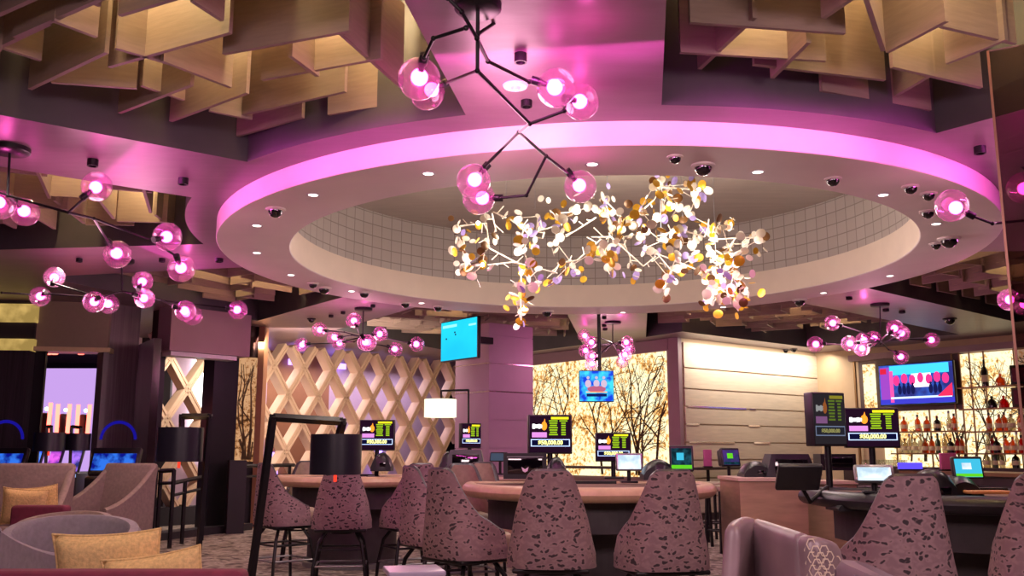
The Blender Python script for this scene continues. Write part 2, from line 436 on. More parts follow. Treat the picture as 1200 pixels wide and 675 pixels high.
# ---- lattice wall
LZ = 0.0; L0 = Vector((-4.67, 17.2, 0)); LD = adir(40); LN = Vector((LD.y, -LD.x, 0))   # LN points into the room
def lat(u, z, dep): return L0+LD*u-LN*dep+Vector((0, 0, z))
lt = MB(); cw, ch = .70, 1.04; hw = .058; z0l, z1l = .30, 3.20; u0l, u1l = -2.0, 5.5
def clipseg(u0, z0, u1, z1):
    t0, t1 = 0., 1.
    for a, b, lo, hi in ((u0, u1, u0l, u1l), (z0, z1, z0l, z1l)):
        d = b-a
        if abs(d) < 1e-9: continue
        ta, tb = (lo-a)/d, (hi-a)/d
        if ta > tb: ta, tb = tb, ta
        t0 = max(t0, ta); t1 = min(t1, tb)
    return (t0, t1) if t1 > t0 else None
for s in (1, -1):
    slope = s*ch/cw; H = z1l-z0l; n = int((u1l-u0l)/cw)+8
    for i in range(-8, n):
        ub = u0l+i*cw; ue = ub+H/abs(slope)
        za, zb = (z0l, z1l) if s == 1 else (z1l, z0l)
        c = clipseg(ub, za, ue, zb)
        if not c: continue
        ua, ux = ub+(ue-ub)*c[0], ub+(ue-ub)*c[1]; zA, zB = za+(zb-za)*c[0], za+(zb-za)*c[1]
        L = math.hypot(ux-ua, zB-zA)
        if L < .15: continue
        du, dz = (ux-ua)/L, (zB-zA)/L; nu, nz = -dz, du
        for off, w_, d0, d1 in ((0, hw, 0.02, .24), (-hw*.62, hw*.34, 0, .03), (hw*.62, hw*.34, 0, .03)):
            P = []
            for dd in (d0, d1):
                for (e, q) in ((0, -1), (1, -1), (1, 1), (0, 1)):
                    uu = (ua if e == 0 else ux)+nu*(off+q*w_); zz_ = (zA if e == 0 else zB)+nz*(off+q*w_)
                    P.append(lat(uu, min(max(zz_, z0l-.06), ZC-.002), dd))
            lt.add(P, [(0, 1, 2, 3), (7, 6, 5, 4), (0, 4, 5, 1), (1, 5, 6, 2), (2, 6, 7, 3), (3, 7, 4, 0)])
struct(lt.build('wall_lattice', M_lat))
fr = MB()
for za, zb in ((0, .30),): fr.add([lat(u, z, d) for d in (-.02, .26) for (u, z) in ((u0l, za), (u1l, za), (u1l, zb), (u0l, zb))], [(0, 1, 2, 3), (7, 6, 5, 4), (0, 4, 5, 1), (1, 5, 6, 2), (2, 6, 7, 3), (3, 7, 4, 0)])
struct(fr.build('baseboard_lattice', M_dark))
# what stands behind the lattice: a wall in three finishes, some lit slots
bk = MB()
bk.mi = 0; bk.add([lat(u, z, 1.5) for u, z in ((u0l, 0), (1.3, 0), (1.3, ZC), (u0l, ZC))], [(0, 1, 2, 3)])
bk.mi = 1; bk.add([lat(u, z, 1.5) for u, z in ((1.3, 0), (2.9, 0), (2.9, ZC), (1.3, ZC))], [(0, 1, 2, 3)])
bk.mi = 0; bk.add([lat(u, z, 1.5) for u, z in ((2.9, 0), (6.5, 0), (6.5, ZC), (2.9, ZC))], [(0, 1, 2, 3)])
struct(bk.build('wall_behind_lattice', [mat('lilac_wall', '#b9a0b4', .6), M_brown]))
M_slot = emit('white_light_slot', (1, .93, .9), 5.)
M_violet = emit('violet_light_slot', (.35, .2, 1), 3.)
for i, (u, z, w_, h_, mm, lab) in enumerate([(-.25, 2.1, .25, 2.0, M_slot, 'tall white light strip behind the left end of the diamond lattice'),
      (1.0, 3.05, .5, .12, M_violet, 'violet light bar behind lattice top, nearest the left end'),
      (2.0, 3.05, .5, .12, M_violet, 'violet light bar behind lattice top, second from the left'),
      (3.0, 3.05, .5, .12, M_violet, 'violet light bar behind lattice top, third from the left'),
      (1.5, .9, .12, .6, M_violet, 'upright violet light seen low through the lattice beside the black lamp'),
      (4.3, .95, .14, .7, M_violet, 'upright violet light seen low through the lattice left of the column')]):
    m = MB(); m.add([lat(u+a*w_/2, z+b*h_/2, d) for d in (1.38, 1.44) for a, b in ((-1, -1), (1, -1), (1, 1), (-1, 1))], [(0, 1, 2, 3), (7, 6, 5, 4), (0, 4, 5, 1), (1, 5, 6, 2), (2, 6, 7, 3), (3, 7, 4, 0)])
    tag(m.build('light_bar', mm), lab, 'light')
lamp('AREA', lat(1.0, 3.0, .8), 40, (1, .85, .8), 3, 'lattice_back_lamp', target=lat(1.0, 0, .9), sizey=.4)
lamp('AREA', lat(4.0, 3.0, .8), 30, (.9, .75, 1), 3, 'lattice_back_lamp', target=lat(4.0, 0, .9), sizey=.4)

# ---- left shopfront: header, posts, bronze column
def up(px, Y): q = at(px, 530, Y); return Vector((q.x, q.y, 0))
# purple header over the opening
h0, h1 = up(191, 13.2), up(287, 14.2)
struct(wallbox(h0, h1, 2.62, ZC, .35, M_mauve, 'wall_header', 1))
struct(wallbox(up(193, 13.3), up(272, 14.1), 2.56, 2.62, .25, M_white, 'trim_14', 1))
# black column
c0, c1 = up(246, 14.6), up(275, 14.9)
struct(wallbox(c0, c1, 0, ZC, .35, M_black, 'wall_post', 1))
struct(wallbox(up(176, 13.6), up(187, 13.7), 0, ZC, .2, M_black, 'wall_post', 1)).name = 'trim_15'
struct(wallbox(up(119, 13.1), up(154, 13.4), 0, ZC, .2, mat('ribbed_bronze', '#6d6064', .3, .4, .3, 3, stretch=(12, 12, .3)), 'wall_bronze', 1))
struct(wallbox(up(154, 13.4), up(172, 12.6), 0, 2.72, .1, M_bronze, 'trim_16', 1))
# panel with dim tree print right of the black column
t0, t1 = up(275, 15.2), up(300, 15.6)
struct(wallbox(t0, t1, 2.75, ZC, .3, M_bronze, 'trim_17', 1))
struct(wallbox(up(297, 15.5), up(304, 15.5), 0, ZC, .25, mat('copper_trim', '#a5765a', .35, .4), 'trim_18', 1))
# far-left: beige header on a ledge, black post, bronze glass
struct(wallbox(up(27, 12.8), up(117, 13.0), 2.62, ZC, .3, mat('olive_header', '#8a8068', .6), 'wall_olive', 1))
struct(wallbox(up(24, 12.7), up(120, 12.9), 2.56, 2.62, .35, mat('ledge', '#c9b98c', .5), 'trim_19', 1))
struct(wallbox(up(22, 12.8), up(44, 12.8), 0, 2.56, .05, M_black, 'trim_20', 1))
struct(wallbox(up(113, 12.9), up(119, 12.95), 0, 2.56, .2, mat('door_jamb', '#6d6468', .5), 'trim_21', 1))
struct(wallbox(up(-60, 12.5), up(24, 12.6), 0, 2.55, .2, mat('ribbed_bronze2', '#4a4348', .3, .5, .3, 3, stretch=(14, 14, .3)), 'trim_22', 1))
struct(wallbox(up(-60, 12.6), up(28, 12.7), 2.95, ZC-.06, .1, emit('gold_cove', (1, .66, .2), .45, color2=(.55, .36, .1), nscale=4), 'trim_23', 1))
struct(wallbox(up(-60, 12.6), up(28, 12.7), 2.55, 2.72, .1, MATS['gold_cove'], 'trim_24', 1))
struct(wallbox(up(-60, 12.65), up(28, 12.75), 2.55, ZC, .1, M_dark, 'wall_gold', 1))
struct(wallbox(up(155, 16.5), up(170, 16.5), 2.55, 2.85, .1, MATS['gold_cove'], 'trim_25', 1))
# lilac wall in the room beyond; its brightness is put in as emission
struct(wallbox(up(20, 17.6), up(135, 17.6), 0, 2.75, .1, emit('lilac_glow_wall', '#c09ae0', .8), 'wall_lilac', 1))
struct(wallbox(up(-200, 22), up(190, 22), 0, ZC, .1, M_dark, 'wall_casino', 1))
# tree-print panels
def branchset(mb, org, U, w, h, mirror=True, n=9, seed=1, z0=0, off=.02, nrm=None, thick=.02):
    rnd = random.Random(seed)
    N = nrm
    def rib(p, q, r0, r1):
        d = (q-p); L = d.length
        if L < 1e-4: return
        u, zz_ = d.dot(U)/L, d.z/L
        s = U*(-zz_)+Vector((0, 0, u))
        for sg in ((1, -1) if mirror else (1,)):
            def mir(x):
                if sg == 1: return x
                t = (x-org).dot(U); return x-U*(2*(t-w/2))
            P = [p-s*r0, q-s*r1, q+s*r1, p+s*r0]
            P = [mir(x)+N*off for x in P]
            mb.add(P, [(0, 1, 2, 3)])
    def grow(p, ang, L, r, lev):
        if lev > 5 or r < .003: return
        steps = 5; a = ang
        for i in range(steps):
            a += rnd.uniform(-.22, .22)
            q = p+(U*math.sin(a)+Vector((0, 0, math.cos(a))))*L/steps
            t = (q-org).dot(U)
            if not (0.02 < t < (w/2 if mirror else w)-.0) or not (z0+.02 < q.z < z0+h-.03): return
            rib(p, q, r*(1-i*.12), r*(1-(i+1)*.12)); p = q
            if rnd.random() < .62: grow(p, a+rnd.choice((-1, 1))*rnd.uniform(.4, .9), L*.62, r*.52, lev+1)
        grow(p, a+rnd.uniform(-.4, .4), L*.8, r*.5, lev+1)
    ww = w/2 if mirror else w
    for i in range(n):
        grow(org+U*ww*rnd.uniform(.1, .98)+Vector((0, 0, z0+.03)), rnd.uniform(-.45, .45), rnd.uniform(1.1, 1.8), thick*rnd.uniform(.7, 1.3), 0)
def lightpanel(p0, p1, z0, z1, m, name, label, n, seed, mirror, nrm, thick=.02):
    p0 = Vector((p0[0], p0[1], 0)); p1 = Vector((p1[0], p1[1], 0))
    root = empty(name, ((p0.x+p1.x)/2, (p0.y+p1.y)/2, z0), 0, label, 'light panel')
    g = MB(); q = nrm*.03
    g.prism([p0+q*.2, p1+q*.2, p1+q, p0+q], z0, z1); g.build('lit_panel', m, root, world=True)
    br = MB(); U = (p1-p0).normalized(); branchset(br, p0, U, (p1-p0).length, z1-z0, mirror, n, seed, z0, .04, nrm, thick)
    br.build('branch_print', M_branch, root, world=True)
    return root
nT = adir(51+180)
lightpanel(T1, tw-B*.02, .75, 3.03, M_tree, 'tree_light_panel', 'large backlit wall panel with mirrored dark tree branches and blossom, right of the square column', 8, 8, True, nT, .028)
0 and lightpanel(tw-B*1.9, tw-B*.1, .75, 3.03, M_tree, 'tree_light_panel', 'narrower backlit blossom panel with dense dark twigs against the plank wall corner', 7, 9, True, nT*1.4, .016)
lightpanel(up(275, 15.35), up(297, 15.55), 1.05, 2.74, M_tree3, 'tree_light_panel', 'narrow amber tree-print panel between black column and diamond lattice', 9, 12, False, adir(180), .02)
lightpanel(up(150, 17), up(180, 17), 1.0, 2.5, M_tree3, 'tree_light_panel', 'amber tree-print panel seen through the dark shopfront glass on the left', 8, 13, False, adir(180), .02)
struct(wallbox(up(145, 17.05), up(195, 17.05), 0, ZC, .1, M_dark, 'wall_shopfront', 1))
struct(wallbox(up(274, 15.4), up(299, 15.6), 0, 2.75, .1, M_dark, 'wall_printed', 1))
struct(wallbox(up(270, 14.4), up(290, 14.5), 0, 1.08, .3, M_dark, 'trim_26', 1))
# header above the tree panel shadow gap
struct(wallbox(K-B*5.0, K-B*.2, 3.04, ZC-.004, .03, M_mauve, 'trim_27', -1))
# cove wash on the plank wall
s0 = K+A*2.2+B*.42
lamp('AREA', (s0.x, s0.y, 3.2), 62, (1, .9, .74), 4.0, 'wall_wash', target=(s0.x-B.x*.36, s0.y-B.y*.36, 1.7), sizey=.05)
# ================================================================= COFFER BOARDS
def inside(p, poly):
    r = False; n = len(poly)
    for i in range(n):
        a, b_ = poly[i], poly[(i+1) % n]
        if (a.y > p.y) != (b_.y > p.y) and p.x < (b_.x-a.x)*(p.y-a.y)/(b_.y-a.y)+a.x: r = not r
    return r
BZ0, BZ1 = 3.40, 3.98
cof_names = ['interlocked pale oak ceiling baffle boards in the front left coffer', 'oak baffle boards in the left ceiling coffer behind the globe chandelier',
 'oak baffle boards in the coffer above the purple header panel', 'brown-lit baffle boards in the coffer above the diamond lattice and behind the square column',
 'baffle boards in the coffer in front of the cream plank wall', 'baffle boards in the coffer at the right beyond the white ring', 'baffle boards in the coffer at the far right behind the glass pane',
 'interlocked oak ceiling baffle boards in the front right coffer']
explicit = {0: [[(35,105),(125,62)],[(128,82),(270,42)],[(-30,76),(57,35)],[(140,133),(225,100)],[(200,145),(290,112)],[(278,165),(355,143)],[(262,64),(410,37)],[(307,97),(447,72)],[(285,140),(405,113)],[(385,135),(475,121)],[(140,22),(275,-18)],[(-10,28),(80,-12)],[(330,-2),(420,-20)],
      [(60,100),(160,107)],[(0,62),(47,77)],[(62,25),(113,44)],[(135,60),(215,83)],[(165,106),(215,123)],[(190,72),(270,103)],[(245,133),(295,143)],[(395,43),(470,108)],[(340,66),(372,90)],[(225,5),(260,28)]],
   7: [[(808,27),(990,40)],[(797,65),(967,75)],[(883,82),(1037,100)],[(962,107),(1090,130)],[(1045,82),(1150,106)],[(1103,38),(1190,58)],[(1040,62),(1110,25)],[(1110,78),(1180,50)],[(885,27),(820,87)],[(948,50),(905,92)],[(965,25),(1010,-5)],[(1050,118),(1095,92)],[(1015,0),(1035,60)],[(925,-12),(1020,-4)]]}
for k in range(8):
    poly = coffers[k]; segs = []
    if k in explicit:
        for a, b_ in explicit[k]: segs.append((atz(*a, BZ0), atz(*b_, BZ0)))
        rmin = 5.75
    else: rmin = 4.28
    a0, a1 = TH[k], TH[k+1]; r = rmin; row = 0
    while r < 9.0:
        da = math.degrees(.90/r); gap = math.degrees(.16/r); a = a0+(row % 2)*da*.55
        while a < a1:
            am = a+da/2; c = pol(am, r); t = adir(am+90)
            p, q = c-t*.44, c+t*.44
            def okk(x): return inside(x, poly) and all(inside(x+Vector((dx, dy, 0)), poly) for dx, dy in ((.1, 0), (-.1, 0), (0, .1), (0, -.1)))
            if okk(p) and okk(q): segs.append((p, q))
            elif okk(p) and okk(c): segs.append((p, c+t*.1))
            elif okk(q) and okk(c): segs.append((c-t*.1, q))
            x = pol(a+da*.22, r-.05); y = pol(a+da*.22, r+.42)
            if okk(x) and okk(y): segs.append((x, y))
            a += da+gap
        r += .40; row += 1
    cen = sum(poly, Vector((0, 0, 0)))/len(poly)
    root = empty('coffer_baffle', (cen.x, cen.y, BZ0), 0, cof_names[k], 'ceiling baffle')
    for i, (p, q) in enumerate(segs[:95]):
        dz = .015*((i*7) % 3)
        MB().slab(p, q, BZ0+dz, BZ1, .026).build('board', M_board, root, world=True)
    # warm lamps hidden up in the coffer
    for j, f in enumerate((.3, .7)):
        pass
def warm(x, y, pw, s=.06): lamp('POINT', (x, y, 4.0), pw*1.25, (1, .78, .38), s, 'coffer_lamp')
for x, y in ((-2.0, 5.45), (-1.15, 5.0), (-.8, 5.35), (-2.2, 4.6)): warm(x, y, 15)
for x, y in ((1.55, 4.75), (2.5, 5.1), (2.2, 4.2)): warm(x, y, 15)
for x, y in ((-3.6, 7.6), (-3.5, 8.6), (-4.4, 8.4)): warm(x, y, 14)
for x, y in ((-3.8, 11.8), (-4.2, 13.0), (-3.2, 12.6)): warm(x, y, 14)
for x, y in ((-.9, 15.0), (-1.2, 17.0), (1.0, 16)): warm(x, y, 12)
for x, y in ((3.2, 14.6), (4.5, 15.3), (5.6, 16.2), (3.4, 15.9)): warm(x, y, 14)
for x, y in ((5.2, 10.8), (6.3, 11.4), (7.2, 12.2)): warm(x, y, 14)

# ================================================================= GLOBE CHANDELIERS
def chandelier(label, canopy, Y0, segs, globes, R=.105, canr=.13, group='smoked globe chandeliers'):
    """segs: [(p0,p1)] as (px,py,Y); globes: [(sx,sy,gx,gy,Y)] socket pixel, globe pixel, depth"""
    cp = atz(canopy[0], canopy[1], ZC)
    root = empty('globe_chandelier', (cp.x, cp.y, ZC), 0, label, 'chandelier')
    MB().lathe([(.001, 0), (canr, 0), (canr, -.03), (canr*.9, -.04), (.001, -.04)], (cp.x, cp.y, ZC), 24).build('canopy', M_black, root, world=True, smooth=True)
    sr = .009
    for i, (a, b_) in enumerate(segs):
        P = at(*a) if len(a) == 3 else a[0]; Q = at(*b_) if len(b_) == 3 else b_[0]
        m = MB().tube(P, Q, sr, 8); m.sphere(P, sr*1.5, 8, 6); m.sphere(Q, sr*1.5, 8, 6)
        m.build('arm', M_black, root, world=True, smooth=True)
    for (sx, sy, gx, gy, Y) in globes:
        S = at(sx, sy, Y); G = at(gx, gy, Y)
        d = G-S
        if d.length < .02: d = Vector((0, -.6, -.8))
        # socket sits where the arm enters the globe; keep it on the globe's skin
        d2 = d.normalized(); lat2 = d.length
        if lat2 < R*.98: d2 = (d+Vector((0, 1, 0))*math.sqrt(max(R*R-lat2*lat2, 0))*.8).normalized() ; G = S+d2*R*1.0; G = Vector((G.x, G.y, G.z))
        m = MB(); m.tube(S-d2*.035, S+d2*.02, .024, 12); m.tube(S+d2*.02, S+d2*.055, .016, 12); so = m.build('socket', M_black, root, world=True, smooth=True)
        g = MB().sphere(G, R, 28, 18).build('glass_globe', M_globe, so, world=True, smooth=True)
        g.data.materials[0] = M_globe
        bb_ = S+d2*.095
        b1 = MB().sphere(bb_, .042, 16, 12).build('bulb', M_bulb, so, world=True, smooth=True)
    hub = sum((at(g_[2], g_[3], g_[4]) for g_ in globes), Vector((0, 0, 0)))/len(globes)
    lamp('POINT', (hub.x, hub.y, hub.z-.15), 2.4*len(globes), (1, .42, .62), .25, 'chandelier_fill')  # fill lamp added at the hub, on top of the bulbs' own light
    return root, cp
cp = atz(560, 4, ZC)
top = (Vector((cp.x, cp.y, ZC-.03)),)
n1 = at(557, 83, cp.y); n1 = Vector((cp.x, cp.y, n1.z))
Y1 = cp.y
chandelier('large near chandelier with black branching arms and clear magenta-lit globes, top centre', (560, 4), 4.1,
  [(top, (n1,)), ((n1,), (523, 97, 4.9)), ((n1,), (621, 145, 4.7)), ((621, 145, 4.7), (661, 130, 4.75)), ((661, 130, 4.75), (664, 118, 4.95)),
   ((621, 145, 4.7), (608, 155, 4.9)), ((608, 155, 4.9), (568, 195, 5.3)), ((608, 155, 4.9), (640, 183, 5.4)), ((640, 183, 5.4), (666, 203, 5.7)),
   ((640, 183, 5.4), (617, 229, 5.7)), ((617, 229, 5.7), (586, 232, 5.75)),
   ((525, -2, 3.9), (541, 14, 3.95)), ((541, 14, 3.95), (559, 45, 4.05)), ((559, 45, 4.05), (572, 72, 4.3)), ((572, 72, 4.3), (620, 96, 4.6)),
   ((546, 33, 4.0), (508, 45, 4.1)), ((508, 45, 4.1), (497, 68, 4.2)), ((560, 40, 4.1), (614, 4, 4.7))],
  [(523, 97, 500, 108, 5.2), (666, 116, 680, 114, 5.0), (568, 197, 555, 212, 5.5), (668, 204, 680, 216, 5.77), (583, 232, 561, 232, 5.77),
   (630, 96, 652, 103, 4.7), (496, 71, 490, 83, 4.28), (618, 3, 640, -7, 4.7)], canr=.11)
c2 = atz(12, 173, ZC)
chandelier('left chandelier of magenta globes under the left coffer, nearest of the left pair', (12, 173), 6.2,
  [((Vector((c2.x, c2.y, ZC-.03)),), (9, 229, c2.y)), ((9, 229, c2.y), (80, 249, 6.3)), ((80, 249, 6.3), (110, 256, 6.5)), ((80, 249, 6.3), (99, 232, 6.4)), ((110, 256, 6.5), (127, 284, 6.9)),
   ((110, 256, 6.5), (180, 283, 6.9)), ((180, 283, 6.9), (206, 300, 7.1)), ((9, 229, c2.y), (18, 238, 6.5)), ((9, 229, c2.y), (-8, 224, 6.4)), ((180, 283, 6.9), (182, 281, 6.8))],
  [(100, 229, 110, 217, 6.4), (128, 285, 133, 295, 7.0), (208, 303, 208, 311, 7.1), (184, 280, 190, 275, 6.7), (18, 236, 22, 244, 6.7), (-8, 224, 0, 240, 6.4)])
c3 = atz(143, 304, ZC); Y3 = c3.y
chandelier('chandelier of small magenta globes over the left lounge, in front of the purple header', (143, 304), 10,
  [((Vector((c3.x, c3.y, ZC-.03)),), (143, 341, Y3)), ((143, 341, Y3), (118, 349, 9.6)), ((143, 341, Y3), (158, 345, 9.7)), ((143, 341, Y3), (190, 352, 9.9)), ((190, 352, 9.9), (206, 360, 9.6)), ((190, 352, 9.9), (268, 361, 10.2)),
   ((118, 349, 9.6), (52, 344, 9.6)), ((118, 349, 9.6), (62, 332, 9.4)), ((158, 345, 9.7), (163, 338, 9.5)), ((36, 345, 9.6), (2, 343, 9.4))],
  [(62, 331, 60, 324, 9.4), (52, 344, 44, 346, 9.6), (114, 350, 107, 352, 9.0), (117, 351, 124, 355, 9.9), (163, 337, 164, 329, 9.5), (159, 346, 165, 348, 9.6), (206, 360, 214, 363, 9.3), (209, 363, 226, 370, 10.2), (268, 361, 276, 362, 10.2)])
c4 = atz(426, 361, ZC); Y4 = c4.y
def fan(label, can, hub, gl, Yh, R=.105, canr=.13):
    cpt = atz(can[0], can[1], ZC)
    segs = [((Vector((cpt.x, cpt.y, ZC-.03)),), (hub[0], hub[1], cpt.y))]; G = []
    for i, (gx, gy, Y) in enumerate(gl):
        dx, dy = gx-hub[0], gy-hub[1]; L = math.hypot(dx, dy) or 1; k = max(0, 1-8./L)
        sx, sy = hub[0]+dx*k, hub[1]+dy*k
        mid = (hub[0]+dx*k*.5, hub[1]+dy*k*.5+(3 if i % 2 else -2), (cpt.y+Y)/2)
        segs += [((hub[0], hub[1], cpt.y), mid), (mid, (sx, sy, Y))]; G.append((sx, sy, gx, gy, Y))
    chandelier(label, can, Yh, segs, G, R, canr)
fan('chandelier of small magenta globes in front of the diamond lattice wall', (426, 361), (425, 395), [(374, 386, 13), (414, 375, 12.8), (391, 395, 13.4), (397, 402, 14), (427, 400, 12), (431, 401, 12.4), (445, 391, 13), (463, 409, 13.6), (488, 403, 13), (353, 404, 14)], 13)
fan('small farthest chandelier of magenta globes in front of the backlit tree panel', (718, 377), (718, 402), [(684, 393, 15.6), (692, 401, 15.2), (685, 411, 15.6), (693, 418, 15.2), (693, 427, 15), (735, 401, 15), (737, 409, 15.5), (733, 416, 15.2), (729, 424, 15.6)], 15)
fan('chandelier of magenta globes in front of the bar television and plank wall', (1031, 356), (1032, 400), [(977, 378, 12.4), (957, 403, 12.2), (997, 402, 12.3), (1011, 408, 12.6), (1013, 398, 12.9), (1026, 396, 13), (1050, 384, 11.9), (1058, 390, 12.5), (1093, 398, 13.2), (1057, 418, 13.4)], 12.5)
c8 = atz(1235, 205, ZC)
chandelier('chandelier cut off at the right edge, single magenta globe reaching over the white ring', (1235, 205), 6,
  [((Vector((c8.x, c8.y, ZC-.03)),), (1235, 255, c8.y)), ((1235, 255, c8.y), (1163, 262, 5.9)), ((1163, 262, 5.9), (1136, 252, 5.9)), ((1235, 255, c8.y), (1212, 230, 6))],
  [(1136, 251, 1115, 241, 5.9), (1212, 230, 1206, 218, 6)])
c7 = atz(1225, 330, ZC)
chandelier('magenta globes of a chandelier behind the right glass pane', (1225, 325), 9,
  [((Vector((c7.x, c7.y, ZC-.03)),), (1222, 352, c7.y)), ((1222, 352, c7.y), (1196, 352, 9))], [(1196, 352, 1187, 350, 9), (1210, 352, 1199, 357, 9.3)])

# ================================================================= LEAF SCULPTURE IN THE DOME
sc = empty('disc_sculpture', (.9, 9.0, 4.08), 0, 'hanging sculpture of white twigs with gold, white and lilac discs under the dome', 'sculpture')
C2p = [(115,265),(135,300),(185,250),(215,315),(130,350),(140,400),(160,440),(200,400),(300,235),(340,260),(330,310),(370,280),(390,310),(350,350),(370,400),(340,430),(400,225),(465,215),(490,235),(465,260),(465,320),(340,480),(320,520),(350,560),(340,610),(400,465),(450,465),(545,425),(500,415),(590,360),(640,170),(650,210),(580,190),(530,210),(660,250),(640,360),(660,340)]
C3p = [(30,170),(20,220),(50,270),(90,235),(60,350),(90,300),(130,260),(155,200),(150,290),(170,265),(30,380),(55,430),(130,410),(170,340),(200,120),(230,95),(260,110),(260,165),(290,160),(235,195),(220,230),(330,110),(365,130),(355,165),(330,220),(195,255),(230,315),(265,295),(300,290),(310,320),(355,310),(340,380),(290,360),(400,340),(385,270),(415,265),(450,265),(480,270),(485,325),(480,365),(530,350),(530,325),(560,295),(580,310),(435,390),(465,410),(490,420),(380,410),(430,440),(405,430),(260,450),(240,475),(265,420),(300,420),(470,440),(515,475),(440,490),(480,485),(455,510),(410,510),(395,540),(450,535),(510,520),(545,510),(515,550),(400,490)]
Pp = [(500+x/3.07, 180+y/3.07) for x, y in C2p]+[(700+x/3.07, 180+y/3.07) for x, y in C3p]
rnd = random.Random(3)
M_dw = mat('disc_white', '#f3ead6', .4, 0, .02); M_dg = mat('disc_gold', '#d9a82c', .3, .35, .05); M_db = mat('disc_bronze', '#75502c', .35, .3, .05); M_dl = mat('disc_lilac', '#a592d0', .4, 0, .02)
discs = []; cents = []
for i, (x, y) in enumerate(Pp):
    Y = 9.0+.55*math.sin(i*1.7)+rnd.uniform(-.15, .15)
    c = at(x, y, Y); cents.append(c)
    for j in range(6):
        o = Vector((rnd.gauss(0, .055), rnd.gauss(0, .08), rnd.gauss(0, .055))) if j else Vector((0, 0, 0))
        discs.append((c+o, rnd.uniform(.030, .052), Vector((rnd.gauss(0, 1), rnd.gauss(0, 1)-.9, rnd.gauss(0, .8))).normalized(), rnd.choice([0, 0, 0, 0, 1, 1, 2, 3])))
def discmesh(mb, c, r, n):
    R_ = n.to_track_quat('Z', 'Y').to_matrix(); mb.lathe([(.0005, .002), (r*.95, .002), (r, 0), (r*.95, -.002), (.0005, -.002)], c, 14, R=R_)
discs.sort(key=lambda d: -d[1]*(1.6-abs(d[2].y)*-.4)/d[0].y)
mm = [M_dw, M_dg, M_db, M_dl]; nm = ['white', 'gold', 'bronze', 'lilac']
for d in discs[:98]:
    m = MB(); discmesh(m, d[0], d[1], d[2]); o = m.build('disc', mm[d[3]], sc, world=True, smooth=True); o['label'] = nm[d[3]]+' disc'
m = MB()
for d in discs[98:]: m.mi = d[3]; discmesh(m, d[0], d[1], d[2])
o = m.build('disc_cluster', mm, sc, world=True, smooth=True); o['kind'] = 'stuff'
rods = [((225,340),(340,400)),((220,400),(310,390)),((240,210),(285,230)),((500,300),(610,230)),((470,395),(540,385)),((540,385),(625,310)),((235,215),(250,280)),((120,260),(215,250)),((130,300),(140,420)),((300,235),(370,290)),((340,430),(340,600)),((310,390),(470,430)),((460,430),(480,390)),((360,290),(465,260)),((215,250),(225,340))]
rods2 = [((-20,300),(50,300)),((50,300),(165,405)),((165,405),(210,370)),((110,250),(205,165)),((205,165),(230,120)),((215,360),(390,430)),((390,430),(440,395)),((230,300),(290,270)),((290,270),(385,300)),((385,300),(400,260)),((400,310),(560,300)),((470,375),(485,320)),((440,395),(450,500)),((450,500),(520,520)),((30,170),(110,250)),((230,120),(360,130)),((30,380),(60,350)),((250,470),(265,420)),((265,420),(215,360))]
RR = [((500+a[0]/3.07, 180+a[1]/3.07), (500+b_[0]/3.07, 180+b_[1]/3.07)) for a, b_ in rods]+[((700+a[0]/3.07, 180+a[1]/3.07), (700+b_[0]/3.07, 180+b_[1]/3.07)) for a, b_ in rods2]
for i, (a, b_) in enumerate(RR):
    p, q = at(a[0], a[1], 9+.3*math.sin(i)), at(b_[0], b_[1], 9+.3*math.sin(i+1))
    m = MB().tube(p, q, .007, 6)
    for t in (.3, .6, .85):
        s_ = p.lerp(q, t); m.tube(s_, s_+Vector((rnd.uniform(-.1, .1), rnd.uniform(-.1, .1), rnd.uniform(-.1, .1))), .005, 5)
    m.build('twig', M_dw, sc, world=True)
for i, c in enumerate(cents):          # short stems that tie discs to twigs
    pass
m = MB()
for i in range(0, len(cents), 2):
    for d in discs: pass
stem = MB()
for i, c in enumerate(cents):
    j = min((k for k in range(len(cents)) if k != i), key=lambda k: (cents[k]-c).length)
    stem.tube(c, cents[j], .004, 5)
stem.build('stem_wires', M_dw, sc, world=True)['kind'] = 'stuff'
leds = [2, 7, 9, 12, 15, 20, 23, 31, 38, 43, 45, 50, 57, 59, 64, 68, 76, 92, 88]
for i in leds:
    MB().sphere(cents[i], .019, 10, 8).build('led_bulb', M_led, sc, world=True, smooth=True)
for x, y in ((561, 215), (627, 215), (593, 200), (712, 215), (775, 250), (840, 300), (800, 225)):
    p = at(x, y+30, 9.0); MB().tube(p, (p.x, p.y, 4.08), .0025, 5).build('suspension_wire', M_steel, sc, world=True)
for gx, gy, gz in ((.0, 8.7, 3.2), (.7, 8.7, 3.45), (1.4, 8.8, 3.5), (2.0, 8.8, 3.2)): lamp('POINT', (gx, gy, gz), 14, (1, .93, .82), .2, 'sculpture_glow_or_fill')

for gx, gy in ((-.3, 8.9), (2.1, 8.9)): lamp('POINT', (gx, gy, 2.66), 36, (1, .74, .76), .35, 'sculpture_glow_or_fill')  # fill lamps added below the dome to brighten the ring underside
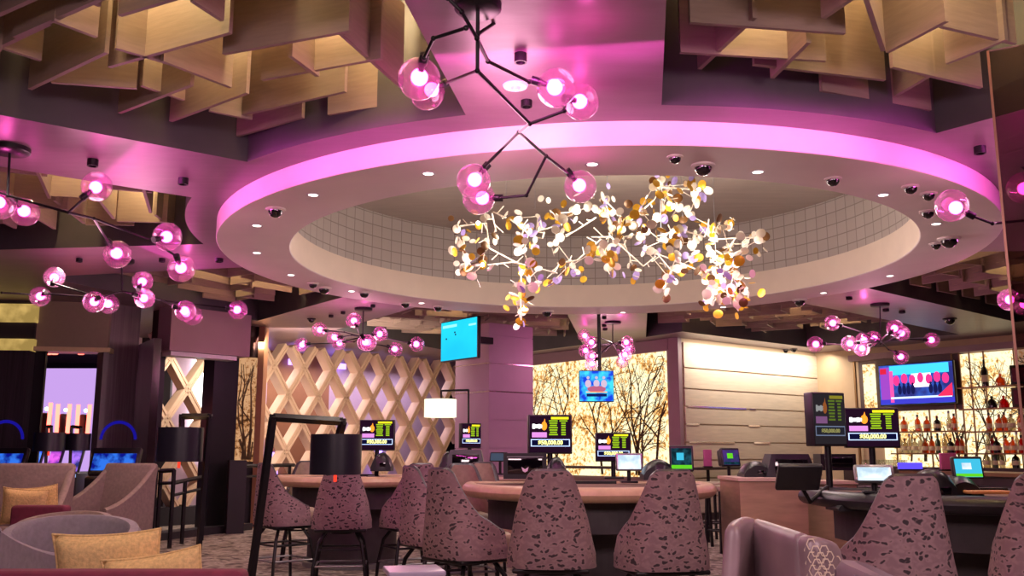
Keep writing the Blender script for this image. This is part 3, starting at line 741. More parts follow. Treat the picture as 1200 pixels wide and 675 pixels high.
# ================================================================= RING FIXTURES
def clock(p):
    a = (math.degrees(math.atan2(p.x-C0.x, p.y-C0.y))+360) % 360
    return a
dl = [(502,203),(367,228),(301,264),(301,296),(341,322),(412,341),(494,355),(694,192),(888,201),(1035,228),(1097,262),(1043,323),(965,343),(730,366),(857,363)]
dll = ['front left of the ring, left of the large chandelier', 'left front of the ring, above the pair of dome cameras', 'far left of the ring, just below the dome camera pair', 'leftmost part of the ring, below its neighbour', 'left rear of the ring, lower left', 'left rear of the ring beside two dome cameras', 'rear left of the ring between dome cameras', 'front centre of the ring, beside the large chandelier globe', 'front right of the ring, right of the large dome camera', 'right front of the ring, between two dome cameras', 'far right of the ring, above the big camera pair', 'right rear of the ring below the big camera pair', 'right rear of the ring, toward the plank wall', 'rear centre of the ring above the hanging television', 'rear right of the ring, just right of the disc sculpture']
for (x, y), l in zip(dl, dll):
    p = atz(x, y, ZR); dx, dy = p.x-C0.x, p.y-C0.y; rr_ = math.hypot(dx, dy); r2 = min(max(rr_, RI+.12), RO-.12); p = Vector((C0.x+dx/rr_*r2, C0.y+dy/rr_*r2, ZR))
    root = empty('recessed_downlight', (p.x, p.y, ZR), 0, 'small downlight at the '+l, 'downlight')
    MB().lathe([(.036, 0), (.05, -.001), (.05, -.006), (.036, -.006), (.036, 0)], (0, 0, 0), 20).build('trim_ring', M_white, root, smooth=True)
    MB().lathe([(.001, -.003), (.036, -.003)], (0, 0, 0), 20).build('lens', M_down, root)
    lamp('SPOT', (p.x, p.y, ZR-.02), 26, (1, .82, .70), .04, 'downlight_beam', target=(p.x, p.y, 0), spot=75)
def dome_cam(x, y, r, z, label, trim=True, shade=M_ring):
    p = atz(x, y-r*.6, z)
    Rm = r*p.y/1117
    root = empty('dome_camera', (p.x, p.y, z), 0, label, 'security camera')
    MB().lathe([(.001, 0), (Rm*1.35, 0), (Rm*1.35, -Rm*.18), (Rm*1.0, -Rm*.32), (.001, -Rm*.3)], (0, 0, 0), 28).build('mount_ring', shade, root, smooth=True)
    MB().lathe([(Rm*.98, -Rm*.30)]+[(Rm*.98*math.cos(rad(t)), -Rm*.30-Rm*.95*math.sin(rad(t))) for t in range(10, 90, 10)]+[(.001, -Rm*1.25)], (0, 0, 0), 28).build('smoked_dome', M_smoke, root, smooth=True)
M_smoke = mat('smoked_dome', '#0a070c', .06, 0, .02, 3, coat=1)
for x, y, r, l in [(323,250,9,'large dome camera on the left of the white ring'), (791,188,7.5,'small dome camera on the front of the ring, left of the big one'), (824,200,11,'largest dome camera on the front of the white ring'),
   (976,214,8,'dome camera on the ring front right, alone'), (1067,223,8,'dome camera at the ring right, leftmost of the upper pair'), (1088,231,7.5,'dome camera at the ring right, right one of the upper pair'), (1087,252,7.5,'dome camera at the ring right below the upper pair'),
   (1112,285,10,'big dome camera low on the ring right beside a small one'), (1097,289,6,'small dome camera touching the big one at the ring right'), (367,335,5,'small dome camera at the ring rear left, left of a pair'), (380,341,6.5,'larger dome camera at the ring rear left, right of a pair'),
   (427,346,5.5,'dome camera on the ring rear left above the lattice chandelier'), (475,358,5,'dome camera on the ring rear, left of the cyan television'), (513,362,5,'dome camera on the ring rear, above the cyan television'), (641,368,6,'dome camera on the ring rear, right of the square column'), (937,355,6.5,'dome camera at the ring rear right above the plank wall'),]:
    dome_cam(x, y, r, ZR, l)
for x, y, r, l in [(365,376,4,'dome camera on flat ceiling at upper left of the lattice chandelier'), (1113,377,6,'dome camera on the ceiling above the bar television'), (920,412,3.5,'tiny dome camera over the plank wall end, left one'), (930,411,3.5,'tiny dome camera over the plank wall end, right one')]:
    dome_cam(x, y, r, ZC, l, shade=M_black)
for x, y, r, h, l in [(109,187,7,.05,'black surface spotlight over the left magenta globe'), (215,209,6.5,.05,'black surface spotlight on the ceiling left of the ring'), (610,63,8.5,.05,'black surface spotlight behind the large chandelier, upper one'), (617,118,7.5,.04,'black surface spotlight next to the round ceiling speaker, lower one'),
   (1148,172,7.5,.05,'black surface spotlight on the ceiling at right by the glass pane'), (995,348,4,.04,'small black spotlight at rear right ceiling, left of chandelier canopy'), (1038,362,4,.04,'small black spotlight right of the rear right chandelier canopy'), (1057,364,4,.04,'small black spotlight, second right of the rear right canopy'),
   (388,369,3,.04,'small black spotlight left of lattice chandelier canopy, left one'), (402,365,3,.04,'small black spotlight left of the lattice chandelier canopy, near one'), (437,357,3,.04,'small black spotlight right of the lattice chandelier canopy'),
   (708,371,3,.04,'small black spotlight at the far chandelier canopy, top of three'), (708,380,3,.04,'small black spotlight at the far chandelier canopy, middle of three'), (709,384.5,3,.04,'small black spotlight at the far chandelier canopy, lowest of three'),
   (93,303,4,.04,'small black spotlight over the left lounge, left of three'), (151,305,4,.04,'small black spotlight over the left lounge, middle of three'), (190,303,4,.04,'small black spotlight over the left lounge, right by the globe'), (257,303,5,.04,'small black spotlight beside the ring left edge')]:
    p = atz(x, y, ZC); Rm = r*p.y/1117*.95; root = empty('surface_spotlight', (p.x, p.y, ZC), 0, l, 'spotlight')
    MB().lathe([(.001, 0), (Rm, 0), (Rm, -h), (Rm*.75, -h), (Rm*.7, -h*.6), (.001, -h*.6)], (0, 0, 0), 20).build('housing', M_black, root, smooth=True)
    MB().lathe([(.001, -h*.62), (Rm*.68, -h*.62)], (0, 0, 0), 16).build('lens', M_smoke, root)
for x, y, r, l in [(604, 100, 16, 'round pale ceiling speaker behind the large chandelier'), (214, 302, 9, 'pale pink smoke detector on the ceiling left of the ring')]:
    p = atz(x, y, ZC); Rm = r*p.y/1117; root = empty('ceiling_disc', (p.x, p.y, ZC), 0, l, 'ceiling fixture')
    MB().lathe([(.001, -.012), (Rm*.9, -.012), (Rm, 0)], (0, 0, 0), 28).build('cover', M_ring, root, smooth=True)
    MB().lathe([(.001, -.03), (Rm*.3, -.03), (Rm*.4, -.012)], (0, 0, 0), 20).build('centre_boss', M_white, root, smooth=True)
# magenta wash: unseen lamps added to turn ring fascia and ceiling pink
PK = (1, .12, .62)
for az_, r_, pw in ((188, 4.9, 15), (233, 4.75, 13), (277, 4.7, 11), (502, 4.75, 15), (455, 4.8, 11), (211, 4.15, 5), (165, 4.15, 6)):
    q_ = pol(az_, r_); tg = pol(az_, RO); lamp('AREA', (q_.x, q_.y, 3.165), pw*.5, (1, .10, .66), 1.3, 'magenta_fill', target=(tg.x, tg.y, 3.12), sizey=.04, spread=110)
for x, y, z, pw in ((.36, 4.25, 3.08, 2.2), (-2.6, 5.9, 3.08, 1.6), (-3.5, 6.2, 3.08, 1.4), (-3.5, 9.9, 3.08, 1.6), (3.5, 5.5, 3.08, 2.0), (4.9, 12.9, 3.1, 1.6), (-2.1, 13.2, 3.1, 1.4), (1.7, 14.6, 3.1, 1.2)):
    lamp('POINT', (x, y, z), pw, (1, .10, .5), .03, 'magenta_patch_fill')  # added lamps that throw pink hot patches onto the ceiling
# ================================================================= STOOLS
def stool_proto():
    root = empty('gaming_stool', (0, 0, 0)); zs = .52; zt = 1.09
    def shell(off, z0, zt_, amax=118, nf=28, nz=10, inset=0):
        rows = []
        for j in range(nz+1):
            v = j/nz; row = []
            for i in range(nf+1):
                ph = rad(-amax+2*amax*i/nf); a = abs(math.degrees(ph))
                # top edge height falls along the sides
                t = min(max((a-38)/(amax-38), 0), 1); s_ = t*t*(3-2*t)
                ht = zt_-(zt_-.70)*(s_**.62)-(.012 if a > 30 else 0)
                z = z0+(ht-z0)*v
                k = (z-z0)/(zt_-z0); k = min(max(k, 0), 1)
                w_ = .295-.115*(k**.75)-.0*k; d_ = .27-.035*k
                if k < .12: w_ -= .02*(1-k/.12); d_ -= .02*(1-k/.12)
                c_, s2 = math.cos(ph), math.sin(ph)
                sx = math.copysign(abs(s2)**.72, s2); sy = math.copysign(abs(c_)**.72, c_)
                row.append(Vector(((w_-off)*sx, -(d_-off)*sy-.03*k, z)))
            rows.append(row)
        return rows
    o_ = shell(0, zs, zt); i_ = shell(.045, zs+.05, zt-.004)
    m = MB().grid(o_); m.build('back_shell', M_fab, root, smooth=True)
    m = MB().grid(i_)
    m.build('inner_lining', M_leather, root, smooth=True)
    m = MB(); te = o_[-1]; ti = i_[-1]
    n = len(te); vs = []
    for a, b_ in zip(te, ti):
        up_ = Vector((0, 0, .014)); vs += [a, a.lerp(b_, .25)+up_, a.lerp(b_, .75)+up_, b_]
    fs = []
    for i in range(n-1):
        for j in range(3): fs.append((i*4+j, i*4+j+1, (i+1)*4+j+1, (i+1)*4+j))
    m.add(vs, fs)
    for k in (0, -1):       # close the two front edges
        col_o = [r[k] for r in o_]; col_i = [r[k] for r in i_]; m.grid([col_o, col_i])
    m.build('piping', M_piping, root, smooth=True)
    m = MB(); m.rbox((0, .05, .615), (.40, .42, .13), .05); m.build('seat', M_leather, root, smooth=True)
    m = MB().rbox((0, 0, .507), (.46, .42, .03), .012); m.tube((0, 0, .47), (0, 0, .52), .10, 20); m.build('swivel_plate', M_black, root, smooth=True)
    for sx in (-1, 1):
        for sy in (-1, 1):
            m = MB(); m.path([(sx*.13, sy*.12, .50), (sx*.19, sy*.175, .40), (sx*.225, sy*.21, .2), (sx*.24, sy*.225, 0)], .016, 8); m.build('leg', M_black, root, smooth=True)
    for zf, k in ((.20, .222), (.34, .198)):
        m = MB(); q = [(k, k*.94, zf), (-k, k*.94, zf), (-k, -k*.94, zf), (k, -k*.94, zf), (k, k*.94, zf)]; m.path(q, .010, 8); m.build('footrest', M_steel if zf < .3 else M_black, root, smooth=True)
    return root
ST = stool_proto()
first = [True]
def stool(px, py_top, Y, rz, label, sc=1.):
    q = at(px, 600, Y)
    loc = (q.x, q.y, 0)
    g = 'fleck-patterned gaming stools'
    if first[0]:
        first[0] = False; ST.location = loc; ST.rotation_euler = (0, 0, rad(rz)); ST['label'] = label; ST['category'] = 'stool'; ST['group'] = g; return ST
    return dup(ST, loc, rad(rz), label, g)
stool(646, 553, 5.95, -4, 'fleck-patterned high-back stool seen from behind, centre, left one of the front pair')
stool(773, 556, 5.85, 12, 'fleck-patterned high-back stool seen from behind, right one of the front pair at the centre table')
stool(547, 549, 6.45, -50, 'fleck-patterned stool turned right at the left end of the centre table, front of two overlapping')
stool(512, 545, 7.35, -62, 'fleck-patterned stool at the centre table mostly hidden behind the one turned right')
stool(401, 541, 8.85, 6, 'fleck-patterned stool behind the near black drum lamp shade')
stool(333, 541, 9.25, -48, 'fleck-patterned stool left of the drum lamp, farthest left, turned right')
stool(481, 541, 9.0, 30, 'fleck-patterned stool partly hidden right of the left table')
stool(547, 545, 8.45, 195, 'stool with taupe leather front facing the camera behind the left end of the centre table')
stool(358, 537, 11.0, 190, 'taupe leather-lined stool facing the camera behind the left table')
stool(1041, 566, 4.72, 8, 'fleck-patterned high-back stool at the black-rimmed table on the right, nearest of all')
stool(1222, 572, 4.85, -22, 'fleck-patterned stool cut off by the right picture edge')
stool(560, 548, 9.75, 170, 'stool with leather lining half hidden between centre stools and the tall lamp column')

# ================================================================= TABLES
def halfmoon(cx, cy, rx, ry, az, rim, label, rw=.13, zt=.95, n=40, base=.62):
    """rounded card table, the arc toward -Y of its own frame"""
    root = empty('card_table', (cx, cy, 0), rad(az), label, 'card table')
    def outl(k, dz=0):
        P = []
        for i in range(n+1):
            a = PI+PI*i/n; P.append(Vector(((rx-k)*math.cos(a), (ry-k)*math.sin(a), 0)))
        P.append(Vector((rx-k, .22-k*.3, 0))); P.append(Vector((-(rx-k), .22-k*.3, 0)))
        return P
    m = MB(); m.prism(outl(rw*.9), zt-.05, zt-.012); m.build('felt_top', M_felt, root)
    m = MB(); rows = []
    for t in range(0, 361, 30):
        rr_ = rw/2; k = rw/2-rr_*math.cos(rad(t))-.0; z = zt-.05+.055*math.sin(rad(t)); rows.append([Vector((q.x, q.y, z)) for q in outl(k)])
    rows = [r+[r[0]] for r in rows]; m.grid(rows); m.build('padded_rim', rim, root, smooth=True)
    m = MB(); m.prism(outl(.22), .62, zt-.06); m.build('apron', M_tbase, root)
    m = MB()
    P = [Vector((q.x*base, q.y*base+.04, 0)) for q in outl(.1)]; m.prism(P, .04, .64); m.build('pedestal', M_tbase, root)
    m = MB(); P = [Vector((q.x*(base+.06), q.y*(base+.06)+.03, 0)) for q in outl(.1)]; m.prism(P, 0, .05); m.build('plinth', M_steel, root)
    m = MB(); m.box((0, .08, zt-.005), (.5, .12, .03)); m.build('chip_tray', M_black, root)
    return root
halfmoon(.63, 8.05, 1.05, 1.35, 0, M_rim, 'half-round card table with tan padded rim between the front stools, centre')
halfmoon(-1.75, 10.6, .88, 1.0, 8, M_rim, 'half-round card table with tan padded rim behind the drum lamp, left')
halfmoon(3.12, 6.5, 1.12, 1.2, 0, M_rimb, 'half-round card table with black padded rim on the right')

# podium / dealer desk in blond wood
pd = empty('wood_podium', (2.35, 7.9, 0), 0, 'blond wood pit podium between the centre and right tables', 'podium')
def dk(name, c, s_, m_, **k): MB().box(c, s_, **k).build(name, m_, pd, world=True)
xl, xr = at(868, 600, 7.4).x, at(947, 600, 7.4).x
dk('body', ((xl+xr)/2, 7.75, .49), (xr-xl, .7, .98), M_wood)
dk('body', ((xr+at(1003, 600, 7.9).x)/2, 8.1, .47), (at(1003, 600, 7.9).x-xr, .5, .94), M_wood)
dk('worktop', ((xl+xr)/2, 7.75, .992), (xr-xl+.03, .73, .024), mat('pale_laminate', '#c9a99a', .4))
dk('worktop', ((xr+at(1003, 600, 7.9).x)/2+.01, 8.1, .955), (at(1003, 600, 7.9).x-xr, .53, .024), MATS['pale_laminate'])
dk('base_plinth', ((xl+xr)/2, 7.75, .03), (xr-xl-.04, .66, .06), M_tbase)
p2 = empty('wood_podium', at(580, 600, 10.9), 0, 'small light cabinet behind the centre table below the column', 'podium'); p2.location.z = 0
MB().box((0, 0, .45), (1.3, .5, .9)).build('body', M_wood, p2); MB().box((0, 0, .915), (1.34, .55, .03)).build('worktop', MATS['pale_laminate'], p2)
MB().box((0, -.255, .80), (.6, .02, .10)).build('drawer', M_tbase, p2)

# ================================================================= SCREENS
E_dk = emit('screen_plum', '#2a1228', .55); E_red = emit('screen_red', '#c8203c', 1.0); E_or = emit('screen_orange', '#ff8a28', 1.3); E_wh = emit('screen_white', '#ffffff', 1.5)
E_pk = emit('screen_pink', '#d98ad8', .9); E_gr = emit('screen_green', '#9ac21c', .85); E_ye = emit('screen_yellow', '#f0e020', 1.1); E_na = emit('screen_navy', '#101038', .6); E_lb = emit('screen_lightblue', '#bcd0ff', 1.2)
E_num = emit('screen_number', '#fff890', 1.7)
def jackpot_parts(root, w, h, y=-.022, dim=False):
    X = lambda u: (u-.5)*w; Z = lambda v: (v-.5)*h
    def quad(name, u0, v0, u1, v1, m_, dy=0):
        MB().box(((X(u0)+X(u1))/2, y-dy, (Z(v0)+Z(v1))/2), (abs(X(u1)-X(u0)), .0015, abs(Z(v1)-Z(v0)))).build(name, m_, root)
    k = (lambda m_: m_) if not dim else (lambda m_: dimmed[m_.name])
    quad('screen', .03, .04, .97, .97, k(E_dk))
    # white lettering-like emblem with orange flame at its right
    m = MB()
    for i, (u, hh) in enumerate(((.12, .10), (.17, .07), (.21, .07), (.25, .09), (.29, .07))): m.rbox((X(u), y-.002, Z(.70)), (w*.052, .002, h*hh*1.25), .0009)
    m.box((X(.205), y-.0025, Z(.70)), (w*.23, .001, h*.075)); m.build('emblem', k(E_wh), root)
    m = MB(); m.lathe([(.0005, 0), (.5, 0)], (0, 0, 0), 16); m.xf(Matrix.Translation((X(.36), y-.003, Z(.71))) @ Matrix.Diagonal((w*.13, 1, h*.22, 1)) @ Matrix.Rotation(PI/2, 4, 'X')); m.build('flame', k(E_or), root)
    m = MB(); m.add([(X(.34), y-.004, Z(.80)), (X(.39), y-.004, Z(.80)), (X(.375), y-.004, Z(.90))], [(0, 1, 2)]); m.build('flame_tip', k(E_or), root)
    quad('pink_box', .08, .42, .42, .55, k(E_pk), .001)
    quad('list_header', .52, .88, .92, .94, k(E_ye), .001)
    m = MB()
    for i in range(7): m.box((X(.57+.0*i), y-.002, Z(.84-.058*i)), (w*(.20-.02*(i % 3)), .001, h*.034)); m.box((X(.80), y-.002, Z(.84-.058*i)), (w*(.18 if i < 1 else .10), .001, h*.034))
    m.build('prize_list', k(E_gr), root)
    quad('frame', .055, .19, .945, .375, k(E_lb), .001); quad('number_bar', .075, .21, .925, .355, k(E_na), .002)
    text_mesh('$50,000.00', min(h*.145, w*.125), k(E_num), root, (0, y-.0045, Z(.283)), bold=h*.004, name='number_lettering')
dimmed = {}
for e_ in (E_dk, E_red, E_or, E_wh, E_pk, E_gr, E_ye, E_na, E_lb, E_num):
    c = e_.node_tree.nodes['Emission'].inputs[0].default_value
    dimmed[e_.name] = emit(e_.name+'_dim', tuple(c[i]*.5+.03 for i in range(3)), .38)
def jackpot(x0, y0, x1, y1, Y, rz, label, depth=.06, pole=None, dim=False):
    a, b_ = at(x0, y1, Y), at(x1, y0, Y); w = (b_.x-a.x)/max(.35, math.cos(rad(rz))); h = b_.z-a.z; c = (a+b_)/2
    root = empty('jackpot_display', c, rad(rz), label, 'display')
    m = MB().rbox((0, depth/2-.02, 0), (w, depth, h), .008); m.build('housing', M_blackp, root, smooth=True)
    jackpot_parts(root, w, h, -.022, dim)
    if pole is not None:
        MB().tube((0, .02, -h/2), (0, .02, pole-c.z), .024, 12).build('pole', M_black, root, smooth=True)
        MB().rbox((0, .02, pole-c.z+.01), (.2, .16, .02), .008).build('foot', M_black, root, smooth=True)
    return root
jackpot(619, 486, 670, 532, 8.35, 4, 'jackpot display on a stand at the centre table, nearest of the middle ones', .14, pole=.93)
jackpot(698, 507, 739, 541, 9.9, 0, 'smaller jackpot display behind the silver touchscreen before the tree panel', .06, pole=.93)
jackpot(421, 492, 463, 528, 10.3, 2, 'jackpot display above the left table beside the black drum lamp shade', .08, pole=.93)
jackpot(540, 496, 563, 525, 12.2, 30, 'narrow angled jackpot display against the square column', .08, pole=.9)
jackpot(991, 478, 1051, 525, 7.2, -3, 'bright jackpot display at the right, in front of the bar bottles', .06, pole=.93)
jackpot(950, 460, 990, 523, 6.95, 20, 'dark reflective jackpot display left of the bright one at right', .10, pole=.93, dim=True)

def tv(label, corners, Y, screen_fn, hang=None, rz=0, t=.06):
    (x0, y0), (x1, y1) = corners; a, b_ = at(x0, y1, Y), at(x1, y0, Y); c = (a+b_)/2; w = (b_.x-a.x)/max(.3, math.cos(rad(rz))); h = b_.z-a.z
    root = empty('television', c, rad(rz), label, 'television')
    MB().rbox((0, t/2, 0), (w, t, h), .01).build('housing', M_blackp, root, smooth=True)
    screen_fn(root, w*.97, h*.95)
    if hang: MB().tube((hang[0], .04, h/2), (hang[0], .04, ZC-c.z), .025, 10).build('hanging_pole', M_black, root, smooth=True)
    return root
def q(root, name, x, z, w, h, m_, y): MB().box((x, y, z), (w, .0015, h)).build(name, m_, root)
E_cy = emit('cyan_screen', '#22c4e6', 1.0, color2='#1db4dc', nscale=1)
def s_cyan(r, w, h):
    q(r, 'screen', 0, 0, w, h, E_cy, -.003)
    q(r, 'score_strip', -w*.25, h*.38, w*.4, h*.07, emit('pale_cyan', '#8ee2f0', 1.0), -.005)
    q(r, 'score_strip', w*.38, h*.33, w*.2, h*.05, MATS['pale_cyan'], -.005)
    m = MB()
    for x, z in ((-.1, .2), (-.08, .14), (-.34, .06)): m.sphere((x*w, -.006, z*h), .014, 8, 6)
    m.build('player_marks', mat('screen_mark', '#0a4a60', .5), r)
cyx = at(538, 399, 13.9)
tvr = tv('cyan-screened television angled on the left face of the square column', ((514, 374), (561, 422)), 13.75, s_cyan, rz=-52)
MB().box((.12, .26, 0), (.10, .5, .10)).build('wall_bracket', M_black, tvr)
E_b1 = emit('tv_blue', '#1838c0', 1.1, color2='#3cc0e8', nscale=7)
def s_blue(r, w, h):
    q(r, 'screen', 0, 0, w, h, E_b1, -.003)
    m = MB()
    for x in (-.25, .0, .22): m.sphere((x*w, -.004, .08*h), w*.09, 12, 8, (1, .08, 1.3)); m.sphere((x*w, -.004, .28*h), w*.045, 10, 6, (1, .1, 1))
    m.build('figures', emit('tv_figures', '#c8b0c8', .9), r)
    q(r, 'caption_bar', 0, -h*.3, w*.6, h*.1, emit('tv_caption', '#101c60', .8), -.006); q(r, 'caption_edge', 0, -h*.2, w*.62, h*.03, E_or, -.006)
    m = MB().sphere((0, -.004, -.1*h), w*.28, 18, 8, (1, .03, .35)); m.build('desk', emit('tv_desk', '#b05a78', .9), r)
tv('small hanging television with blue sports studio picture before the tree panel', ((679, 434), (719, 471)), 13.0, s_blue, hang=(.05, 0))
def s_news(r, w, h):
    q(r, 'screen', 0, 0, w, h, emit('tv_news', '#3460c8', 1.0, color2='#2a2c70', nscale=3), -.003)
    q(r, 'sky', .05*w, .36*h, w*.8, h*.24, emit('tv_sky', '#40c0ea', 1.1), -.004)
    q(r, 'backdrop', .08*w, .08*h, w*.26, h*.34, emit('tv_glow', '#ffe8f0', 1.5), -.005)
    q(r, 'side_strip', -.42*w, .0, w*.13, h*.9, emit('tv_violet', '#9040b0', 1.0), -.005); q(r, 'side_logo', -.44*w, .35*h, w*.09, h*.14, E_red, -.006); q(r, 'side_strip_red', -.33*w, -.05*h, w*.05, h*.8, emit('tv_magenta', '#e04890', 1.2), -.006)
    m = MB(); rn = random.Random(4)
    for i in range(10):
        x = (-.22+.06*i)*w
        if abs(x-.08*w) < .07*w: continue
        m = MB(); m.sphere((x, -.006, -.14*h), w*.028, 10, 8, (1, .1, 2.4)); m.sphere((x, -.006, .0*h), w*.016, 8, 6, (1, .2, 1.2)); m.build('dancer', emit('tv_dark', '#181a50', .8), r)
    m = MB()
    for i in range(7): m.sphere(((-.26+.11*i)*w, -.005, (.10+.04*(i % 2))*h), w*.045, 12, 8, (1, .06, 1.6))
    m.build('flowers', emit('tv_pink', '#e83078', 1.2), r)
    q(r, 'floor_band', .06*w, -.34*h, w*.82, h*.05, E_lb, -.007); q(r, 'lower_band', 0, -.43*h, w, h*.12, emit('tv_lower', '#3a38b8', 1.0), -.006)
    m = MB(); m.add([(w*.28, -.008, -h*.34), (w*.48, -.008, -h*.02), (w*.48, -.008, -h*.34)], [(0, 1, 2)]); m.build('corner_wedge', emit('tv_red', '#e02850', 1.2), r)
tv3 = tv('large wall television with pink and blue studio picture above the bar bottles', ((1031, 425), (1115, 475)), 15.2, s_news, rz=7)
tv3p = tv3.location.copy()
MB().box((0.05, .15, .03), (.3, .2, .2)).build('wall_arm', M_black, tv3)

# ---- dealer electronics
def tablet(x0, y0, x1, y1, Y, label, scr, rz=0, tilt=12, stand=True, zbase=.95, hood=0, shell=M_blackp, back=False):
    a, b_ = at(x0, y1, Y), at(x1, y0, Y); c = (a+b_)/2; w = (b_.x-a.x); h = b_.z-a.z
    root = empty('touchscreen', (c.x, c.y, c.z), rad(rz), label, 'touchscreen')
    R = Matrix.Rotation(rad(-tilt), 3, 'X')
    m = MB(); m.rbox((0, .02, 0), (w, .04, h), .012, R); m.build('housing', shell, root, smooth=True)
    if hood: m = MB(); m.rbox((0, hood/2, 0), (w*.9, hood, h*.9), .02, R); m.build('rear_housing', shell, root, smooth=True)
    if not back:
        z0 = -.003
        m = MB(); m.box(R @ Vector((0, z0, 0)), (w*.84, .002, h*.8), R); m.build('screen', scr[0], root)
        if len(scr) > 1: m = MB(); m.box(R @ Vector((0, z0-.002, -h*.32)), (w*.84, .002, h*.14), R); m.build('status_bar', scr[1], root)
        if len(scr) > 2: m = MB(); m.box(R @ Vector((-.05*w, z0-.002, h*.08)), (w*.3, .002, h*.28), R); m.build('picture', scr[2], root)
    if stand:
        L = c.z-zbase
        if L > .02: MB().tube((0, .05, -h*.3), (0, .05, -L), .016, 10).build('stand', M_black, root, smooth=True); MB().rbox((0, .05, -L+.008), (.14, .12, .016), .006).build('foot', M_black, root, smooth=True)
    return root
E_sil = emit('silver_screen', '#a8c0d0', 1.0, color2='#e4f0ff', nscale=9); E_ui = emit('ui_dark', '#10242e', .7, color2='#205060', nscale=20); E_lime = emit('ui_lime', '#58b820', 1.0); E_uib = emit('ui_blue', '#3aa8c8', 1.0); E_pur = emit('ui_purple', '#4a2c70', .8, color2='#283058', nscale=16)
tablet(722, 531, 753, 552, 7.9, 'silver touchscreen glowing pale blue on the centre table', [E_sil], shell=M_steel)
tablet(785, 522, 812, 553, 7.6, 'black touchscreen with dark blue picture and green bar, right end of the centre table', [E_ui, E_lime, E_uib], rz=-8, hood=.16, zbase=.94)
tablet(845, 525, 868, 547, 9.2, 'small black touchscreen with purple screen behind the podium', [E_pur, E_ui, E_lime], rz=15, hood=.12, zbase=.95)
tablet(1003, 544, 1046, 567, 5.9, 'silver touchscreen tilted back on the black-rimmed table', [E_sil, E_lb], rz=-14, tilt=35, shell=M_steel)
tablet(1118, 535, 1151, 562, 5.9, 'black touchscreen with teal and lime picture on the right table', [E_uib, E_lime, E_sil], rz=-5)
tablet(912, 541, 962, 577, 6.0, 'black touchscreen seen from behind, tilted on a bent arm beside the podium', [E_ui], rz=0, tilt=-35, stand=False, back=True)
ta = [o for o in bpy.data.objects if o.name.startswith('touchscreen')][-1]
ta = max((o for o in bpy.data.objects if o.name.startswith('touchscreen')), key=lambda o: 'bent arm' in o.get('label', ''))
MB().path([ta.location+Vector((0, .04, -.02)), ta.location+Vector((.10, .14, -.16)), Vector((2.12, 6.45, .97)), Vector((2.12, 6.45, .93))], .014, 8).build('bent_arm', M_black, ta, world=True, smooth=True)
tablet(572, 530, 595, 541, 10.8, 'small dark touchscreen left of the centre table', [emit('slate', '#4a5468', .6)], rz=-30, zbase=.95)
def blob(x0, y0, x1, y1, Y, label, d=.25, name='card_shuffler', top=.75, extra=None):
    a, b_ = at(x0, y1, Y), at(x1, y0, Y); w = b_.x-a.x; h = b_.z-a.z
    root = empty(name, ((a.x+b_.x)/2, Y, a.z), 0, label, 'card shuffler' if name == 'card_shuffler' else name.replace('_', ' '))
    n = 12; rows = []
    for i in range(n+1):
        t = i/n; x = -w/2+w*t; hz = h*(math.sin(PI*min(max(t*.96+.02, 0), 1))**.45)
        rows.append([Vector((x, -d/2, 0)), Vector((x, -d/2, hz*.72)), Vector((x, -d*.36, hz*.94)), Vector((x, 0, hz)), Vector((x, d*.36, hz*.94)), Vector((x, d/2, hz*.7)), Vector((x, d/2, 0)), Vector((x, -d/2, 0))])
    m = MB().grid(rows); m.add(rows[0][:-1], [tuple(range(7))]); m.add(rows[-1][:-1], [tuple(range(7))]); m.build('body', M_blackp, root, smooth=True)
    m = MB().rbox((w*.1, -d/2-.004, h*.35), (w*.3, .012, h*.22), .004); m.build('card_slot', M_smoke, root, smooth=True)
    return root
def boxdev(x0, y0, x1, y1, Y, label, d=.2, name='register', cat='register', face=None, slope=0):
    a, b_ = at(x0, y1, Y), at(x1, y0, Y); w = b_.x-a.x; h = b_.z-a.z
    root = empty(name, ((a.x+b_.x)/2, Y, a.z), 0, label, cat)
    m = MB(); m.box((0, 0, h/2), (w, d, h), taper=1-slope); m.build('body', M_blackp, root)
    m = MB().rbox((0, -d/2*(1-slope*.5)-.004, h*.5), (w*(.8-slope*.6), .01, h*.6), .004, Matrix.Rotation(rad(-slope*20), 3, 'X')); m.build('front_panel', M_smoke if face is None else face, root, smooth=True)
    return root
r = boxdev(590, 531, 640, 561, 8.0, 'black box device with a small white emblem at the left of the centre table', .22, 'shoe_reader', 'card reader')
MB().add([(-.03, -.124, .10), (0, -.124, .08), (.03, -.124, .10), (.02, -.124, .065), (0, -.124, .055), (-.02, -.124, .065)], [(0, 1, 2, 3, 4, 5)]).build('emblem', M_white, r)
MB().box((0, -.118, .18), (.3, .006, .008)).build('light_line', M_steel, r)
boxdev(522, 527, 570, 555, 10.8, 'black sloped cash device behind the left end of the centre table', .25, slope=.25)
blob(515, 529, 535, 555, 11.0, 'rounded black shuffler on the small cabinet left of the column')
blob(436, 530, 460, 552, 10.2, 'rounded black shuffler under the left jackpot display')
blob(752, 538, 790, 562, 7.7, 'round-topped black shuffler beside the dark blue touchscreen')
blob(640, 535, 664, 562, 8.2, 'rounded black shuffler just right of the box device, under the jackpot display')
blob(868, 540, 902, 560, 7.8, 'black shuffler on the podium beside the purple touchscreen')
boxdev(892, 532, 952, 561, 7.75, 'large black sloped terminal on the podium', .3, 'podium_terminal', 'terminal', slope=.3)
boxdev(958, 532, 998, 551, 8.3, 'flat black terminal behind the display poles at right', .2, 'podium_terminal', 'terminal')
blob(1072, 549, 1112, 588, 5.75, 'large rounded black shuffler on the right table')
blob(1100, 556, 1140, 586, 5.95, 'low black shuffler next to the largest one on the right table')
blob(975, 585, 1002, 598, 6.2, 'small black shuffler at the foot of the tilted display pole')
